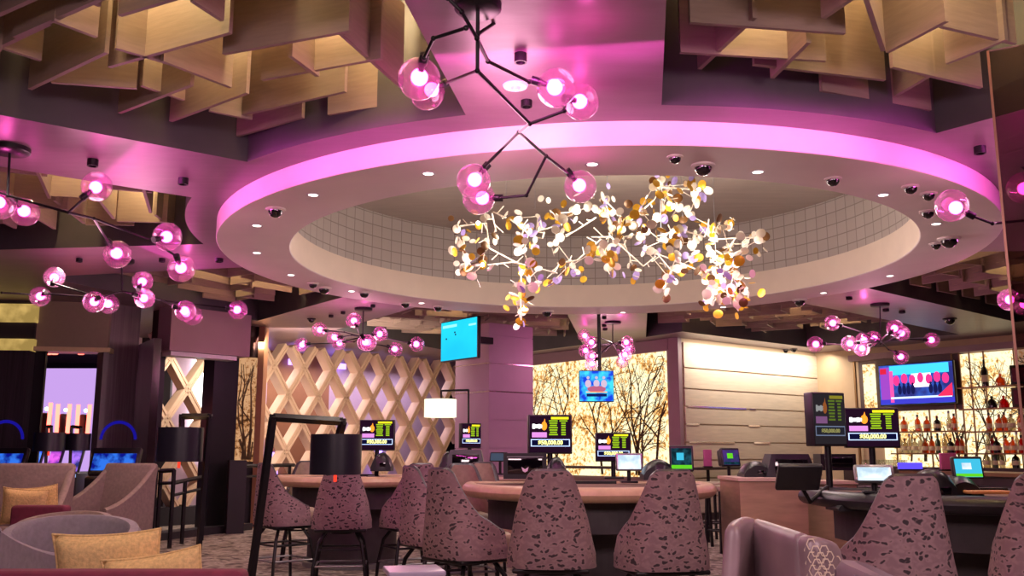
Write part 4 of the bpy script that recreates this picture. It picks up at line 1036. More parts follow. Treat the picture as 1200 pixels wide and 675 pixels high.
MB_ = MB(); a = at(1163, 590, 5.7); tag(MB().rbox((a.x, 5.75, .965), (.24, .12, .02), .008).build('wooden_tray', mat('orange_wood', '#c98a54', .5)), 'small orange wooden tray on the black-rimmed table', 'tray')
# ================================================================= BAR WALL
BF = 141
def wp(px, py, off): # point on a plane parallel to the bar wall, off metres in front
    return onplane(px, py, K2-A*off, BF)
def panel(name, m, x0, x1, z0, z1, off, t=.05, parent=None, ymid=500):
    a, b_ = wp(x0, ymid, off), wp(x1, ymid, off); n = -A*t
    mb = MB().prism([Vector((a.x, a.y, 0)), Vector((b_.x, b_.y, 0)), Vector((b_.x, b_.y, 0))-n*-1, Vector((a.x, a.y, 0))-n*-1], z0, z1)
    return mb.build(name, m, parent, world=parent is not None)
zt_ = lambda px, py, off=.1: wp(px, py, off).z
bt = empty('back_bar_shelving', wp(1120, 560, .1), 0, 'backlit back bar cabinet with branch print and glass shelves, at the right', 'bar cabinet'); bt.location.z = 0
panel('surround', mat('dark_bronze_frame', '#5a4a4c', .4, .3), 1012, 1137, zt_(1080, 484), 3.02, .04, .05, bt)
panel('surround', M_mauve, 1005, 1250, 3.0, 3.12, .04, .2, bt)
panel('lit_panel', M_tree2, 1016, 1030, zt_(1022, 479), 2.92, .12, .03, bt)
panel('lit_panel', M_tree2, 1036, 1132, .9, zt_(1080, 481), .06, .03, bt)
panel('lit_panel', M_tree2, 1131, 1250, .9, 2.98, .06, .03, bt)
panel('cabinet_base', M_ccone, 1000, 1255, 0, .93, .04, .45, bt)
br = MB(); pA = wp(1036, 500, .13); pB = wp(1250, 500, .13); U = B; p0_ = Vector((pA.x, pA.y, 0)); Lb = (Vector((pB.x, pB.y, 0))-p0_).length
branchset(br, p0_, U, Lb, .75, False, 12, 21, 1.0, 0, -A, .016)
pC = wp(1133, 500, .13); branchset(br, Vector((pC.x, pC.y, 0)), U, 2.2, 1.9, False, 12, 22, 1.0, 0, -A, .018)
br.build('branch_print', M_branch, bt, world=True)
M_gsh = glass('shelf_glass', (.8, .7, .55), .3, .05, .2); M_brs = mat('dull_brass', '#8a6a4c', .35, .7)
shelves = [(1050, 1131, 505), (1050, 1131, 531), (1133, 1250, 452), (1133, 1250, 478), (1133, 1250, 505), (1133, 1250, 531)]
for x0, x1, y in shelves:
    z = wp((x0+min(x1, 1200))/2, y, .3).z; panel('shelf', M_brs, x0, x1, z-.025, z, .1, .26, bt)
for x in (1050, 1091, 1122, 1131, 1143, 1160, 1196):
    panel('upright', M_brs, x-.7, x+.7, .93, 3.0 if x > 1120 else zt_(1080, 481), .12, .03, bt)
panel('upright', M_brs, 1005.5, 1007.5, .93, 3.0, .1, .05, bt)
# bottles
M_amb = glass('amber_liquor', (.62, .14, .02), .2, .05, .05, .35, (.95, .35, .08, 1)); M_redl = glass('red_liquor', (.5, .02, .02), .2, .05, .05, .35, (.9, .06, .05, 1)); M_clr = glass('pale_bottle', (.62, .55, .45), .3, .05, .1, .2, (.9, .8, .6, 1)); M_grn = mat('green_bottle', '#3c5038', .15, 0, .1, coat=.5); M_lbl = mat('cream_label', '#d8c8a0', .7); M_blk = mat('black_bottle', '#1a1414', .2, coat=.5)
def bottle_proto(kind, m_, cap):
    root = empty('liquor_bottle', (0, 0, -20))
    prof = {0: [(.001, 0), (.037, 0), (.037, .17), (.030, .20), (.013, .225), (.012, .28)], 1: [(.001, 0), (.045, 0), (.048, .12), (.040, .17), (.014, .20), (.013, .25)], 2: [(.001, 0), (.032, 0), (.034, .20), (.014, .25), (.012, .33)]}[kind]
    MB().lathe(prof, (0, 0, 0), 16).build('glass_body', m_, root, smooth=True)
    h = prof[-1][1]; MB().lathe([(.015, h-.03), (.015, h+.015), (.001, h+.015)], (0, 0, 0), 12).build('cap', cap, root, smooth=True)
    r_ = prof[2][0]+.0015; MB().lathe([(r_, .05), (r_, .12)], (0, 0, 0), 16).build('label_band', M_lbl, root, smooth=True)
    return root
bp = {'amber': bottle_proto(0, M_amb, M_blk), 'amber squat': bottle_proto(1, M_amb, M_brs), 'red': bottle_proto(0, M_redl, M_blk), 'clear': bottle_proto(2, M_clr, M_steel), 'green': bottle_proto(2, M_grn, M_blk), 'dark': bottle_proto(1, M_blk, M_redl), 'clear squat': bottle_proto(1, M_clr, M_brs)}
used = set()
rows_ = [('upper shelf below the television', 505, [(1060, 'amber squat'), (1076, 'amber'), (1087, 'amber squat'), (1099, 'dark'), (1113, 'clear'), (1119, 'amber')], 1.0),
 ('lower shelf below the television', 531, [(1056, 'clear'), (1061, 'clear squat'), (1067, 'clear'), (1073, 'clear squat'), (1080, 'clear'), (1085, 'amber squat'), (1093, 'amber'), (1100, 'green'), (1108, 'clear'), (1115, 'dark'), (1123, 'red'), (1128, 'amber')], 1.0),
 ('third shelf of the right bar bay', 505, [(1160, 'amber'), (1172, 'amber squat'), (1178, 'amber'), (1186, 'clear squat'), (1197, 'amber')], 1.05),
 ('lowest shelf of the right bar bay', 531, [(1159, 'clear'), (1164, 'red'), (1169, 'dark'), (1180, 'amber'), (1188, 'amber squat'), (1193, 'clear'), (1198, 'red')], 1.0),
 ('back counter under the right bar bay', 556, [(1158, 'clear squat'), (1168, 'green'), (1176, 'clear'), (1192, 'dark')], 1.0)]
ordn = ['leftmost', 'second from left', 'third from left', 'fourth from left', 'fifth from left', 'sixth from left', 'seventh from left', 'eighth from left', 'ninth from left', 'tenth from left', 'eleventh from left', 'twelfth from left']
for rn_, y, items, sc_ in rows_:
    for i, (x, kd) in enumerate(items):
        w = wp(x, y, .24); zz_ = [wp((s_[0]+min(s_[1], 1200))/2, s_[2], .3).z for s_ in shelves if s_[2] == y and s_[0] < x < s_[1]]
        z = zz_[0] if zz_ else .93
        lab = kd+' bottle, '+ordn[i]+' on the '+rn_
        pr = bp[kd]
        if kd not in used: used.add(kd); pr.location = (w.x, w.y, z); pr.scale = (1.4*sc_, 1.4*sc_, sc_*1.05); tag(pr, lab, 'bottle', 'bottles on the '+rn_)
        else: dup(pr, (w.x, w.y, z), 0, lab, 'bottles on the '+rn_, scale=(1.4*sc_, 1.4*sc_, sc_*1.05)); 
for o in bpy.data.objects:
    if o.name.startswith('liquor_bottle') and 'category' not in o: o['category'] = 'bottle'
def cloche(x, y, m_, lab):
    w = wp(x, y, .24); z = wp(1166, y, .3).z
    root = empty('decanter', (w.x, w.y, z), 0, lab, 'decanter')
    MB().lathe([(.001, 0), (.085, 0), (.09, .05), (.07, .12), (.03, .16), (.012, .17)], (0, 0, 0), 18).build('body', m_, root, smooth=True); MB().sphere((0, 0, .19), .026, 12, 8).build('stopper', m_, root, smooth=True)
cloche(1173, 452, M_amb, 'orange bell-shaped decanter on the top shelf of the right bar bay')
cloche(1177, 478, M_redl, 'red bell-shaped decanter on the second shelf of the right bar bay')
cloche(1163, 478, M_blk, 'dark bell-shaped decanter beside the red one on the second shelf')
w = wp(1155, 452, .22); root = empty('magnum_bottle', (w.x, w.y, wp(1166, 452, .3).z), 0, 'tall black magnum bottle on the top shelf of the right bar bay', 'bottle')
MB().lathe([(.001, 0), (.06, 0), (.06, .28), (.02, .36), (.018, .48), (.001, .48)], (0, 0, 0), 18).build('body', M_blk, root, smooth=True); MB().lathe([(.061, .08), (.061, .2)], (0, 0, 0), 18).build('label_band', M_lbl, root)
# dark picture boxes on the right shelves
for x, y, l in ((1197, 452, 'dark square box on the top shelf at the right picture edge'), (1199, 478, 'dark red square box on the second shelf at the right picture edge')):
    w = wp(x, y, .24); r = empty('display_box', (w.x, w.y, wp(1166, y, .3).z), rad(-51), l, 'box'); MB().rbox((0, 0, .17), (.3, .12, .34), .01).build('case', M_blk if y < 460 else mat('wine_box', '#401a1e', .5), r, smooth=True); MB().box((0, -.062, .17), (.22, .005, .24)).build('front_label', M_burg, r)
# glasses on the back counter, left of bottles
gp = empty('stemless_glass', (0, 0, 0)); MB().lathe([(.001, 0), (.030, 0), (.038, .05), (.036, .13)], (0, 0, 0), 16).build('bowl', glass('bar_glass', (.9, .9, .85), .3, .02, .15), gp, smooth=True); MB().lathe([(.001, .004), (.031, .004), (.031, .02), (.001, .02)], (0, 0, 0), 14).build('base', M_white, gp, smooth=True)
k = 0
for j in range(2):
    for i in range(10):
        x = 1012+i*5.2+j*2.5; w = wp(x, 545, .18+.14*j); z = .93
        lab = 'clear bar glass, '+ordn[i]+' in the '+('rear' if j == 0 else 'front')+' row on the back counter'
        if k == 0: gp.location = (w.x, w.y, z); tag(gp, lab, 'glass', 'glasses on the back counter')
        else: dup(gp, (w.x, w.y, z), 0, lab, 'glasses on the back counter')
        k += 1
# bar television placed flat before the wall
a, b_ = wp(1032, 480, .32), wp(1116, 470, .32); c = wp(1073, 449.5, .32); tv3.rotation_euler = (0, 0, rad(-51)); wd = math.hypot(b_.x-a.x, b_.y-a.y); tv3.location = c
s_ = wd/(1115-1031)/ (15.2/1117*1.0)*math.cos(rad(7)); tv3.scale = (s_, 1, wp(1073, 425, .32).z/1 and (wp(1073, 425, .32).z-wp(1073, 474, .32).z)/((475-425)*15.2/1117))
# front bar counter
f0, f1 = at(1058, 560, 12.6), at(1290, 560, 9.4)
bc = empty('bar_counter', ((f0.x+f1.x)/2, (f0.y+f1.y)/2, 0), 0, 'bar counter with tan top edge at the right behind the card table', 'counter')
d_ = (Vector((f1.x, f1.y, 0))-Vector((f0.x, f0.y, 0))).normalized(); n_ = Vector((-d_.y, d_.x, 0))
P0, P1 = Vector((f0.x, f0.y, 0)), Vector((f1.x, f1.y, 0))
MB().prism([P0-n_*.05, P1-n_*.05, P1+n_*.6, P0+n_*.6], .93, .97).build('worktop', M_brs, bc, world=True)
MB().prism([P0+n_*.05, P1+n_*.05, P1+n_*.5, P0+n_*.5], 0, .93).build('front_panel', M_ccone, bc, world=True)
for i in range(3):
    q0 = P0.lerp(P1, .2+.28*i); MB().slab(q0, q0+d_*.75, .15, .82, .12).build('inset_panel', M_dark, bc, world=True)
for x, y, Y, w_, h_, m_, l, nm_ in [(1110, 530, 12.0, .2, .22, mat('pink_card', '#b0507e', .6), 'pink menu card standing on the bar behind the shufflers', 'menu_card'), (1066, 540, 12.2, .3, .10, E_violet if False else emit('violet_glow', '#5040e0', 1.2), 'violet-lit appliance on the bar beside the glasses', 'bar_appliance'), (829, 533, 15.6, .14, .3, mat('pink_card2', '#c0609a', .6), 'pink menu card standing on the ledge before the plank wall', 'menu_card')]:
    p = at(x, y, Y) if Y < 15 else onplane(x, y, K+B*.7, 51); r = empty(nm_, (p.x, p.y, .97 if Y < 15 else .945), 0, l, nm_.replace('_', ' ')); MB().rbox((0, 0, h_/2), (w_, .06, h_), .01).build('body', m_, r, smooth=True); MB().rbox((0, 0, .01), (w_*1.1, .1, .02), .005).build('foot', M_black, r)
# ledge in front of the plank wall, with stools
lg = empty('wall_ledge', K+A*.6+B*.4, 0, 'dark brown drinks ledge along the base of the cream plank wall', 'ledge')
MB().slab(K-B*3.2-A*.55, K+B*.55-A*.55, .90, .945, .5).build('worktop', M_ccone, lg, world=True)
MB().slab(K+B*.5-A*.4, K+B*.5+A*2.6, .90, .945, .45).build('worktop', M_ccone, lg, world=True)
for s in (.2, 1.2, 2.3): q_ = K+B*.45+A*s; MB().tube((q_.x, q_.y, 0), (q_.x, q_.y, .9), .03, 10).build('support', M_black, lg, world=True)
def backless(px, Y, label):
    p = at(px, 600, Y); r = empty('bar_stool', (p.x, p.y, 0), rad(20), label, 'stool', 'backless bar stools')
    MB().rbox((0, 0, .76), (.36, .36, .07), .03).build('seat', M_leather, r, smooth=True)
    for a_ in (-1, 1):
        for b2 in (-1, 1): MB().sq((a_*.15, b2*.15, .73), (a_*.17, b2*.17, 0), .03).build('leg', M_black, r)
    MB().path([(.16, .16, .25), (-.16, .16, .25), (-.16, -.16, .25), (.16, -.16, .25), (.16, .16, .25)], .012, 6).build('stretcher', M_black, r)
backless(849, 11.9, 'backless dark-legged bar stool beside the podium, nearest of the pair'); backless(834, 13.3, 'backless bar stool behind the first, before the plank wall ledge'); backless(812, 12.6, 'backless bar stool half hidden by the right front gaming stool')

# ================================================================= LOUNGE
def wing_chair(loc, rz, label, m_, hgt=1.06, w=.72, pattern=None):
    r = empty('wing_chair', loc, rad(rz), label, 'armchair')
    def side(sx):
        rows = []; prof = []
        for i in range(15):
            t = i/14; y = .36-.72*t; z = .62+(hgt-.62)*((1-t)**2.1)+.03*math.sin(PI*t)
            prof.append((y, z))
        for (y, z) in prof:
            t = (.36-y)/.72; xo = sx*(w/2+.02-.05*(1-t)); xi = xo-sx*.075
            rows.append([Vector((xo*.97, y, .16)), Vector((xo, y, z-.02)), Vector(((xo*.7+xi*.3), y, z)), Vector(((xo*.3+xi*.7), y, z)), Vector((xi, y, z-.02)), Vector((xi, y, .16)), Vector((xo*.97, y, .16))])
        m = MB().grid(rows); m.add(rows[0][:-1], [tuple(range(6))]); m.add(rows[-1][:-1], [tuple(range(6))]); return m
    side(-1).build('side_wing', m_, r, smooth=True); side(1).build('side_wing', pattern or m_, r, smooth=True)
    R = Matrix.Rotation(rad(-8), 3, 'X')
    MB().rbox((0, .31, (.3+hgt)/2), (w-.08, .11, hgt-.28), .04, R).build('backrest', m_, r, smooth=True)
    MB().rbox((0, -.04, .38), (w-.16, .62, .16), .05).build('seat_cushion', m_, r, smooth=True)
    MB().rbox((0, 0, .24), (w-.1, .68, .14), .02).build('base_frame', m_, r, smooth=True)
    for a_ in (-1, 1):
        for b2 in (-1, 1): MB().tube((a_*.28, b2*.28, .18), (a_*.3, b2*.31, 0), .022, 8, .014).build('leg', M_ccone, r)
    return r
def tub_chair(loc, rz, label, m_, hgt=.76, R_=.40):
    r = empty('tub_chair', loc, rad(rz), label, 'armchair'); n = 28; rows = []
    for i in range(n+1):
        a = rad(-125+250*i/n); t = abs(math.degrees(a))/125; h = hgt-.14*t*t
        c_, s2 = math.cos(a), math.sin(a); ro, ri = R_, R_-.09
        f = lambda rr_, z: Vector((rr_*s2, rr_*c_*.95, z))
        rows.append([f(ro*.94, .14), f(ro, .4), f(ro, h-.03), f(ro-.02, h), f(ri+.02, h), f(ri, h-.03), f(ri, .3), f(ro*.94, .14)])
    m = MB().grid(rows); m.add(rows[0][:-1], [tuple(range(7))]); m.add(rows[-1][:-1], [tuple(range(7))]); m.build('tub_shell', m_, r, smooth=True)
    m = MB()
    for k in (-40, 0, 40): a = rad(k); m.tube((R_*1.0*math.sin(a), R_*.955*math.cos(a), .2), (R_*1.0*math.sin(a), R_*.955*math.cos(a), hgt-.03), .006, 6)
    m.build('seams', m_, r, smooth=True)
    MB().lathe([(.001, .44), (R_*.68, .44), (R_*.74, .40), (R_*.74, .28), (.001, .28)], (0, 0, 0), 24).build('seat_cushion', m_, r, smooth=True)
    MB().lathe([(.001, 0), (R_*.6, 0), (R_*.75, .15), (.001, .15)], (0, 0, 0), 24).build('base', M_ccone, r, smooth=True); return r
def pt(px, Y, z=0): p = at(px, 600, Y); return (p.x, p.y, z)
wing_chair(pt(121, 10.6), -24, 'tall taupe wing armchair in the left lounge, beside the dark shopfront', M_wing, 1.07, .82)
wing_chair(pt(22, 9.6), 8, 'taupe wing armchair at the left picture edge with a mustard pillow in front', M_wing, 1.08, .86)
tub_chair(pt(86, 6.25), 18, 'grey tub armchair behind the foreground mustard pillows', M_grey, .78, .42)
tub_chair(pt(75, 8.0), 0, 'low taupe tub chair between the wing chairs and the grey tub chair', M_wing, .70, .40)
wing_chair(pt(-12, 5.3), 185, 'mauve-grey armchair cut off at the lower left corner', M_grey, .82, .5)
def sofa(x0, x1, Y, hz, label, seat=.42, dep_=.7, sgn=1):
    a, b_ = pt(x0, Y)[0], pt(x1, Y)[0]; r = empty('velvet_sofa', ((a+b_)/2, Y, 0), 0, label, 'sofa'); w = b_-a
    MB().rbox((0, 0, hz/2+.04), (w, .14, hz-.08), .03).build('backrest', M_burg, r, smooth=True)
    MB().rbox((0, sgn*.42, seat-.09), (w-.06, dep_, .18), .05).build('seat_cushion', M_burg, r, smooth=True)
    MB().rbox((0, sgn*.38, .16), (w, dep_+.06, .18), .02).build('base_frame', M_burg, r, smooth=True)
    for i in (-1, 1): MB().tube((i*(w/2-.08), 0, .1), (i*(w/2-.08), 0, 0), .025, 8).build('leg', M_ccone, r); MB().tube((i*(w/2-.08), sgn*.65, .1), (i*(w/2-.08), sgn*.65, 0), .025, 8).build('leg', M_ccone, r)
    return r
sofa(-10, 292, 4.25, .695, 'burgundy velvet sofa along the bottom left, seen from behind')
sofa(16, 80, 8.5, .74, 'burgundy velvet sofa end beside the left wing chair', dep_=.3)
def pillow(c, w, h, rz, tilt, roll, label, m_=None):
    n = 14; rows = []; rows2 = []
    for i in range(n+1):
        a, b2 = [], []
        for j in range(n+1):
            u, v_ = i/n*2-1, j/n*2-1; e = max(0, (1-u**4))*max(0, (1-v_**4)); pin = 1-.10*(u*u*(1-v_*v_)+0) ; pin2 = 1-.10*(v_*v_*0+ (1-u*u))
            x = u*w/2*(1-.07*(1-v_*v_)); z = v_*h/2*(1-.09*(1-u*u)); th = .075*(e**.5)
            a.append(Vector((x, -th, z))); b2.append(Vector((x, th, z)))
        rows.append(a); rows2.append(b2)
    r = empty('throw_pillow', c, 0, label, 'pillow'); r.rotation_euler = (rad(tilt), rad(roll), rad(rz))
    MB().grid(rows).grid(rows2).build('cover', m_ or M_must, r, smooth=True)
    m = MB(); ed = [rows[i][0] for i in range(n+1)]+[rows[n][j] for j in range(n+1)]+[rows[n-i][n] for i in range(n+1)]+[rows[0][n-j] for j in range(n+1)]
    m.path(ed, .006, 6); m.build('welt', m_ or M_must, r, smooth=True); return r
a_ = at(104, 655, 4.45); pillow((a_.x-.01, 4.70, .625), .52, .40, 0, 8, -3, 'mustard throw pillow leaning on the foreground burgundy sofa, left one')
a_ = at(182, 664, 4.4); pillow((a_.x-.03, 4.52, .555), .48, .38, -6, 8, -9, 'mustard throw pillow leaning on the foreground burgundy sofa, right one')
a_ = at(6, 588, 8.6); pillow((a_.x, 8.95, .70), .40, .34, 12, 8, 4, 'mustard pillow at the left picture edge, nearer of two')
a_ = at(33, 580, 9.0); pillow((a_.x, 9.2, .70), .42, .36, -5, 6, -6, 'mustard pillow behind the nearer one by the left wing chair')
# right foreground chairs
wc = empty('velvet_armchair', pt(905, 4.1), 0, 'mauve velvet armchair with hexagon-patterned side panel, bottom right foreground', 'armchair')
def shellpart(name, tops, spread, m_, z1, z0=.22, th=.07, puff=0):
    n = len(tops); T = [Vector(pt(a, Y)) for a, Y in tops]; rows = []
    fine = []
    for i in range((n-1)*5+1):
        k = min(i//5, n-2); t = i/5-k; p0 = T[max(k-1, 0)]; p1 = T[k]; p2 = T[k+1]; p3 = T[min(k+2, n-1)]
        fine.append(.5*((2*p1)+(p2-p0)*t+(2*p0-5*p1+4*p2-p3)*t*t+(3*p1-p0-3*p2+p3)*t**3))
    for i, q_ in enumerate(fine):
        u = i/(len(fine)-1); row = []
        zt2 = z1(u)
        for j in range(11):
            v_ = j/10; z = z0+(zt2-z0)*v_; s_ = spread(u)*(1-v_)
            row.append(q_+Vector((s_, -.10*(1-v_), z)))
        rows.append(row)
    m = MB().grid(rows); o = m.build(name, m_, wc, world=True, smooth=True, solid=th, sub=1); return fine
M_velv2 = mat('mauve_velvet_sheen', '#8a747a', .38, 0, .25, 3, .15)
shellpart('backrest', [(886, 4.42), (900, 4.26), (920, 4.02), (940, 3.80)], lambda u: -.02, M_velv2, lambda u: .905-.015*u)
shellpart('side_wing', [(858, 4.12), (866, 4.30), (876, 4.40), (886, 4.42)], lambda u: -.10*(1-u), M_velv2, lambda u: .895+.02*math.sin(PI*u))
fp = shellpart('side_panel', [(940, 3.80), (950, 3.76), (962, 3.80), (973, 3.90)], lambda u: .03*u, M_velv2, lambda u: .885-.05*u**3)
hx = MB()
for i in range(7):
    for j in range(13):
        u = (i+.1)/7; z = .30+j*.048+(i % 2)*.024
        if z > .855-.05*u**3: continue
        q_ = fp[int(u*(len(fp)-1))]; s_ = 1-(z-.22)/(.88-.22); cx_ = q_.x+.03*u*s_; cy_ = q_.y-.10*s_-.052
        for r0_, r1_ in ((.024, .019),):
            P = [(cx_+r_*.8*math.cos(rad(60*k_)), cy_, z+r_*math.sin(rad(60*k_))) for r_ in (r0_, r1_) for k_ in range(6)]
            hx.add(P, [(k_, (k_+1) % 6, 6+(k_+1) % 6, 6+k_) for k_ in range(6)])
hx.build('hexagon_pattern', mat('hexagon_pile', '#d0bda8', .5), wc, world=True)['kind'] = 'stuff'
q_ = pt(885, 3.85); MB().rbox((q_[0]-.02, q_[1]+.02, .34), (.30, .5, .16), .05).build('seat_cushion', M_velv2, wc, world=True, smooth=True)
for dx, dy in ((-.12, -.2), (.1, -.2), (-.12, .25), (.1, .25)): MB().tube((q_[0]+dx, q_[1]+dy, .28), (q_[0]+dx, q_[1]+dy, 0), .02, 8, .014).build('leg', M_ccone, wc, world=True)
tub_chair(pt(1052, 3.4), 75, 'rounded mauve velvet tub chair at the bottom right foreground', M_velvet, .82, .23)
st_ = empty('side_table', pt(486, 5.2), rad(14), 'small pale side table at the bottom centre beside the stools', 'side table')
MB().rbox((0, 0, .575), (.30, .30, .03), .008).build('top', mat('pale_lacquer', '#a59ab4', .3), st_, smooth=True); MB().box((0, 0, .29), (.06, .06, .56)).build('column', M_steel, st_); MB().rbox((0, 0, .012), (.26, .26, .024), .006).build('base', M_steel, st_)

# ================================================================= LAMPS
E_in = emit('lamp_inside_glow', (1, .55, .2), 3.0)
def drum_lamp(label, shade, Y, frame, lit=False, red=True, bar=.03):
    (x0, y0), (x1, y1) = shade; a, b_ = at(x0, y1, Y), at(x1, y0, Y); R_ = (b_.x-a.x)/2; c = (a+b_)/2; h = b_.z-a.z
    P = [at(px, py, Y) for px, py in frame]
    root = empty('floor_lamp', (P[0].x, Y, 0), 0, label, 'floor lamp')
    if P[0].z > .02: P[0] = P[0]+(P[0]-P[1])*((P[0].z-.015)/(P[1].z-P[0].z)); root.location.x = P[0].x
    m = MB()
    for p, q_ in zip(P, P[1:]):
        m.sq(p, q_, bar)
        m.box(q_, (bar, bar, bar))
    m.build('frame', M_black, root, world=True)
    MB().rbox((P[0].x, Y, .012), (.32, .32, .024), .008).build('base', M_black, root, world=True)
    m = MB(); m.lathe([(R_, c.z-h/2), (R_, c.z+h/2), (R_-.006, c.z+h/2), (R_-.006, c.z-h/2), (R_, c.z-h/2)], (c.x, Y, 0), 40)
    m.build('lamp_shade', M_shade if not lit else emit('lit_shade', (1, .84, .58), 1.25), root, world=True, smooth=True)
    if not lit:
        m = MB().lathe([(R_-.008, c.z-h/2+.01), (R_-.008, c.z+h/2-.004)], (c.x, Y, 0), 40); m.build('gold_lining', mat('gold_lining', '#c99a58', .4, .3), root, world=True, smooth=True)
        MB().sphere((c.x, Y, c.z+.02), .04, 14, 10).build('bulb', E_in, root, world=True, smooth=True)
        lamp('POINT', (c.x, Y, c.z+.0), 3, (1, .6, .3), .04, 'lamp_glow')
    m = MB(); m.tube(P[-1], (c.x, Y, c.z+.06), .006, 8); m.sphere((c.x, Y, c.z+.07), .02, 10, 8)
    for k_ in range(3): m.tube((c.x, Y, c.z+h/2-.02), (c.x+R_*.99*math.cos(k_*2.1), Y+R_*.99*math.sin(k_*2.1), c.z+h/2-.02), .004, 6)
    m.build('shade_carrier', M_black, root, world=True)
    if red: MB().tube((c.x, Y, c.z-h/2-.05), (c.x, Y, c.z-h/2+.02), .012, 10).build('pull_knob', emit('red_pull', (1, .06, .03), .8), root, world=True)
    return root
drum_lamp('black floor lamp with leaning square frame and black drum shade, foreground left', ((363, 509), (424, 556)), 6.6, [(295, 672), (320, 489), (402, 494), (397, 512)], bar=.042)
drum_lamp('black floor lamp with drum shade before the dark shopfront, behind the wing chair', ((184, 501), (238, 541)), 7.6, [(233, 642), (246, 488), (213, 488), (213, 503)], bar=.035)
drum_lamp('black drum-shade lamp at far left, left one of the pair', ((40, 507), (76, 529)), 11.5, [(52, 590), (55, 500), (60, 500), (60, 509)], bar=.03)
drum_lamp('black drum-shade lamp at far left, right one of the pair', ((77, 508), (106, 528)), 12.2, [(80, 590), (84, 500), (95, 501), (95, 510)], red=False, bar=.03)
drum_lamp('lamp with glowing cream drum shade left of the square column', ((497, 468), (535, 489)), 13.4, [(549, 600), (549, 457), (517, 458), (517, 470)], lit=True, red=False, bar=.02)

# ================================================================= RAILS, SLOTS, PANE
def rail(label, pts, posts, r_=.02):
    P = [at(*p) for p in pts]; root = empty('handrail', (P[0].x, P[0].y, 0), 0, label, 'handrail')
    m = MB()
    for p, q_ in zip(P, P[1:]): m.sq(p, q_, r_*2)
    m.build('top_rail', M_black, root, world=True)
    m = MB()
    for p, q_ in zip(P, P[1:]): m.sq(p-Vector((0, 0, .16)), q_-Vector((0, 0, .16)), r_*1.4)
    m.build('lower_rail', M_black, root, world=True)
    for t in posts: q_ = P[0].lerp(P[-1], t); MB().sq((q_.x, q_.y, 0), q_, r_*2).build('post', M_black, root, world=True)
rail('black metal handrail across the foot of the diamond lattice, left part', [(285, 546, 14.6), (345, 545, 16.0)], (0, .9))
rail('black metal handrail in the dark doorway behind the drum lamp', [(187, 552, 12.6), (204, 551, 12.3)], (.1, 1))
rail('short sloping black handrail beside the black column', [(203, 566, 12.6), (242, 558, 13.4)], (.35, .95))
struct(wallbox(up(168, 12.9), up(300, 15.2), 0, .10, .3, M_dark, 'trim_28', 1))
def slot(px, Y, label, hue, wid=.20):
    p = at(px, 560, Y); r = empty('slot_machine', (p.x, p.y, 0), 0, label, 'slot machine', 'slot machines beyond the left doorway')
    MB().rbox((0, 0, .45), (wid, .55, .9), .03).build('cabinet', M_blackp, r, smooth=True)
    R = Matrix.Rotation(rad(-25), 3, 'X'); MB().rbox((0, -.1, 1.08), (wid*.94, .08, .46), .02, R).build('screen_bezel', M_blackp, r, smooth=True); MB().box((0, -.15, 1.08), (wid*.8, .01, .38), R).build('screen', emit('slot_'+hue[0], hue[1], 1.2, color2=hue[2], nscale=6), r)
    MB().box((0, -.3, .84), (wid*.9, .2, .05)).build('button_deck', emit('slot_deck', '#90b0e0', .8), r)
    MB().rbox((0, .1, 1.55), (wid*.75, .12, .5), .03).build('topper', M_blackp, r, smooth=True)
    for s in (-1, 1): MB().tube((s*wid*.42, .03, 1.3), (s*wid*.46, .03, 1.95), .03, 10).build('light_column', emit('slot_red', (1, .12, .08), 4.), r, smooth=True)
    MB().sphere((0, .1, 1.86), .03, 14, 10).build('candle_light', emit('slot_blue', (.4, .75, 1), 4.), r, smooth=True)
slot(44, 14.5, 'slot machine with red uprights in the left doorway, leftmost of three', ('a', '#203cc0', '#6090f0')); slot(67, 14.9, 'slot machine with red uprights in the left doorway, middle of three', ('b', '#402080', '#c050c0')); slot(91, 15.1, 'slot machine with red uprights in the left doorway, right of three', ('c', '#202860', '#9060d0'))
def low_slot_standin(px, Y, label):
    p = at(px, 560, Y); r = empty('slot_machine', (p.x, p.y, 0), 0, label, 'slot machine')
    MB().rbox((0, 0, .45), (.62, .5, .9), .03).build('cabinet', M_blackp, r, smooth=True)
    R = Matrix.Rotation(rad(-20), 3, 'X'); MB().rbox((0, -.08, 1.08), (.62, .08, .36), .02, R).build('screen_bezel', M_blackp, r, smooth=True); MB().box((0, -.13, 1.08), (.54, .01, .22), R).build('screen', emit('slot_cobalt', '#0c1480', .8, color2='#3070e0', nscale=9), r)
    MB().lathe([(.20, 0), (.22, .02), (.24, 0)], (0, -.05, 1.36), 20, 0, PI, Matrix.Rotation(PI/2, 3, 'X')).build('arch_light', emit('cobalt_arch', '#2018b0', .45), r)
low_slot_standin(137, 12.2, 'low blue-lit machine standing in for blue reflections in the ribbed bronze column')  # machine added to imitate blue reflections in the bronze glass
low_slot_standin(4, 11.9, 'low blue-lit slot machine behind the left wing chair at the picture edge')
# red lights under the left doorway head
for i, x in enumerate((48, 56, 64, 95)):
    p = at(x, 413, 14.0+i*.1); r = empty('red_sign_light', (p.x, p.y, p.z), 0, 'small red and amber ceiling light behind the left doorway head, '+ordn[i], 'light'); MB().rbox((0, 0, 0), (.1, .06, .07), .02).build('lens', MATS['slot_red'], r, smooth=True); MB().box((0, 0, .05), (.03, .03, .06)).build('mount', M_black, r)
tvl = tv('blue sports television seen through the dark shopfront at the left', ((157, 437), (177, 468)), 16.85, s_blue)
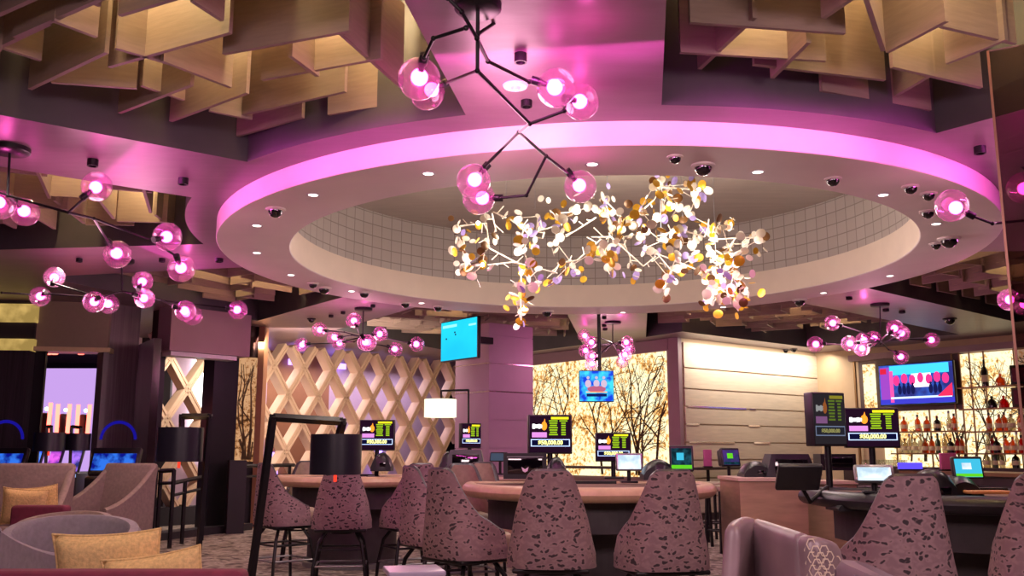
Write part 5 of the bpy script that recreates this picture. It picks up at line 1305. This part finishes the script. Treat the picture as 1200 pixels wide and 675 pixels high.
# tinted glass pane at the right edge
gpn = at(1172, 200, 4.6); G0 = Vector((gpn.x, gpn.y, 0)); G1 = G0+adir(120)*1.6
pane = wallbox(G0, G1, 0, ZC, .02, glass('bronze_tinted_glass', (.50, .40, .40), .18, .01, .05), 'window_1', 1); struct(pane)
struct(wallbox(G0-adir(120)*.012, G0, 0, ZC, .03, mat('copper_edge', '#9a6c60', .3, .6), 'trim_29', 1))
struct(wallbox(G0+adir(120)*.17, G0+adir(120)*.6, 2.4, ZC-.005, .2, M_black, 'trim_30', 1))

# ================================================================= GENERAL LIGHT
PKW = (1, .70, .74)
lamp('AREA', (-1.0, 1.5, 3.2), 110, PKW, 1.6, 'ceiling_fill', target=(-.5, 4.5, 0))  # unseen overhead fill pair, added to brighten the stool backs
lamp('AREA', (2.6, 1.6, 3.2), 110, PKW, 1.6, 'ceiling_fill', target=(2.0, 5, 0))
for x, y, pw in ((-3.6, 6.0, 40), (-4.6, 9.6, 40), (-1.9, 7.2, 35), (4.4, 6.5, 35), (4.6, 12.6, 40), (-2.9, 13.8, 45), (1.6, 15.2, 35), (-3.3, 16.2, 60), (-1.7, 18.2, 60)):
    lamp('SPOT', (x, y, 3.2), pw*1.5, (1, .80, .68), .1, 'ceiling_spot', target=(x, y, 0), spot=110)
lamp('SPOT', (-4.9, 15.2, 3.0), 120, (1, .85, .72), .1, 'lattice_fill', target=(-5.4, 16.4, 1.5), spot=110)  # unseen lamps added to brighten the front of the lattice
lamp('AREA', (-3.0, 15.5, 3.0), 60, (1, .80, .62), 2.5, 'lattice_fill', target=(-3.0, 19, 1.5), sizey=.2)
for o in list(bpy.data.objects):      # pictures belong to their screen
    scr = [c for c in o.children if c.name.split('.')[0] == 'screen']
    if scr:
        for c in list(o.children):
            if c is not scr[0] and c.name.split('.')[0] not in ('housing', 'rear_housing', 'pole', 'foot', 'stand', 'hanging_pole', 'wall_bracket', 'wall_arm', 'cabinet', 'screen_bezel', 'topper', 'light_column', 'candle_light', 'button_deck', 'arch_light'): c.parent = scr[0]
w = bpy.data.worlds.new('World'); bpy.context.scene.world = w; w.use_nodes = True
w.node_tree.nodes['Background'].inputs[0].default_value = (.9, .6, .8, 1); w.node_tree.nodes['Background'].inputs[1].default_value = .02
# camera
cam = bpy.data.cameras.new('Camera'); co = bpy.data.objects.new('Camera', cam); col.objects.link(co)
cam.sensor_width = 36; cam.lens = 36*FOC/1200; cam.clip_end = 200; co.location = (0, 0, EYE); co.rotation_euler = (PI/2+PITCH, 0, 0)
bpy.context.scene.camera = co
s = bpy.context.scene; s.view_settings.view_transform = 'Standard'; s.view_settings.look = 'None'; s.view_settings.gamma = 1; s.view_settings.exposure = 0.55; s.view_settings.use_curve_mapping = False
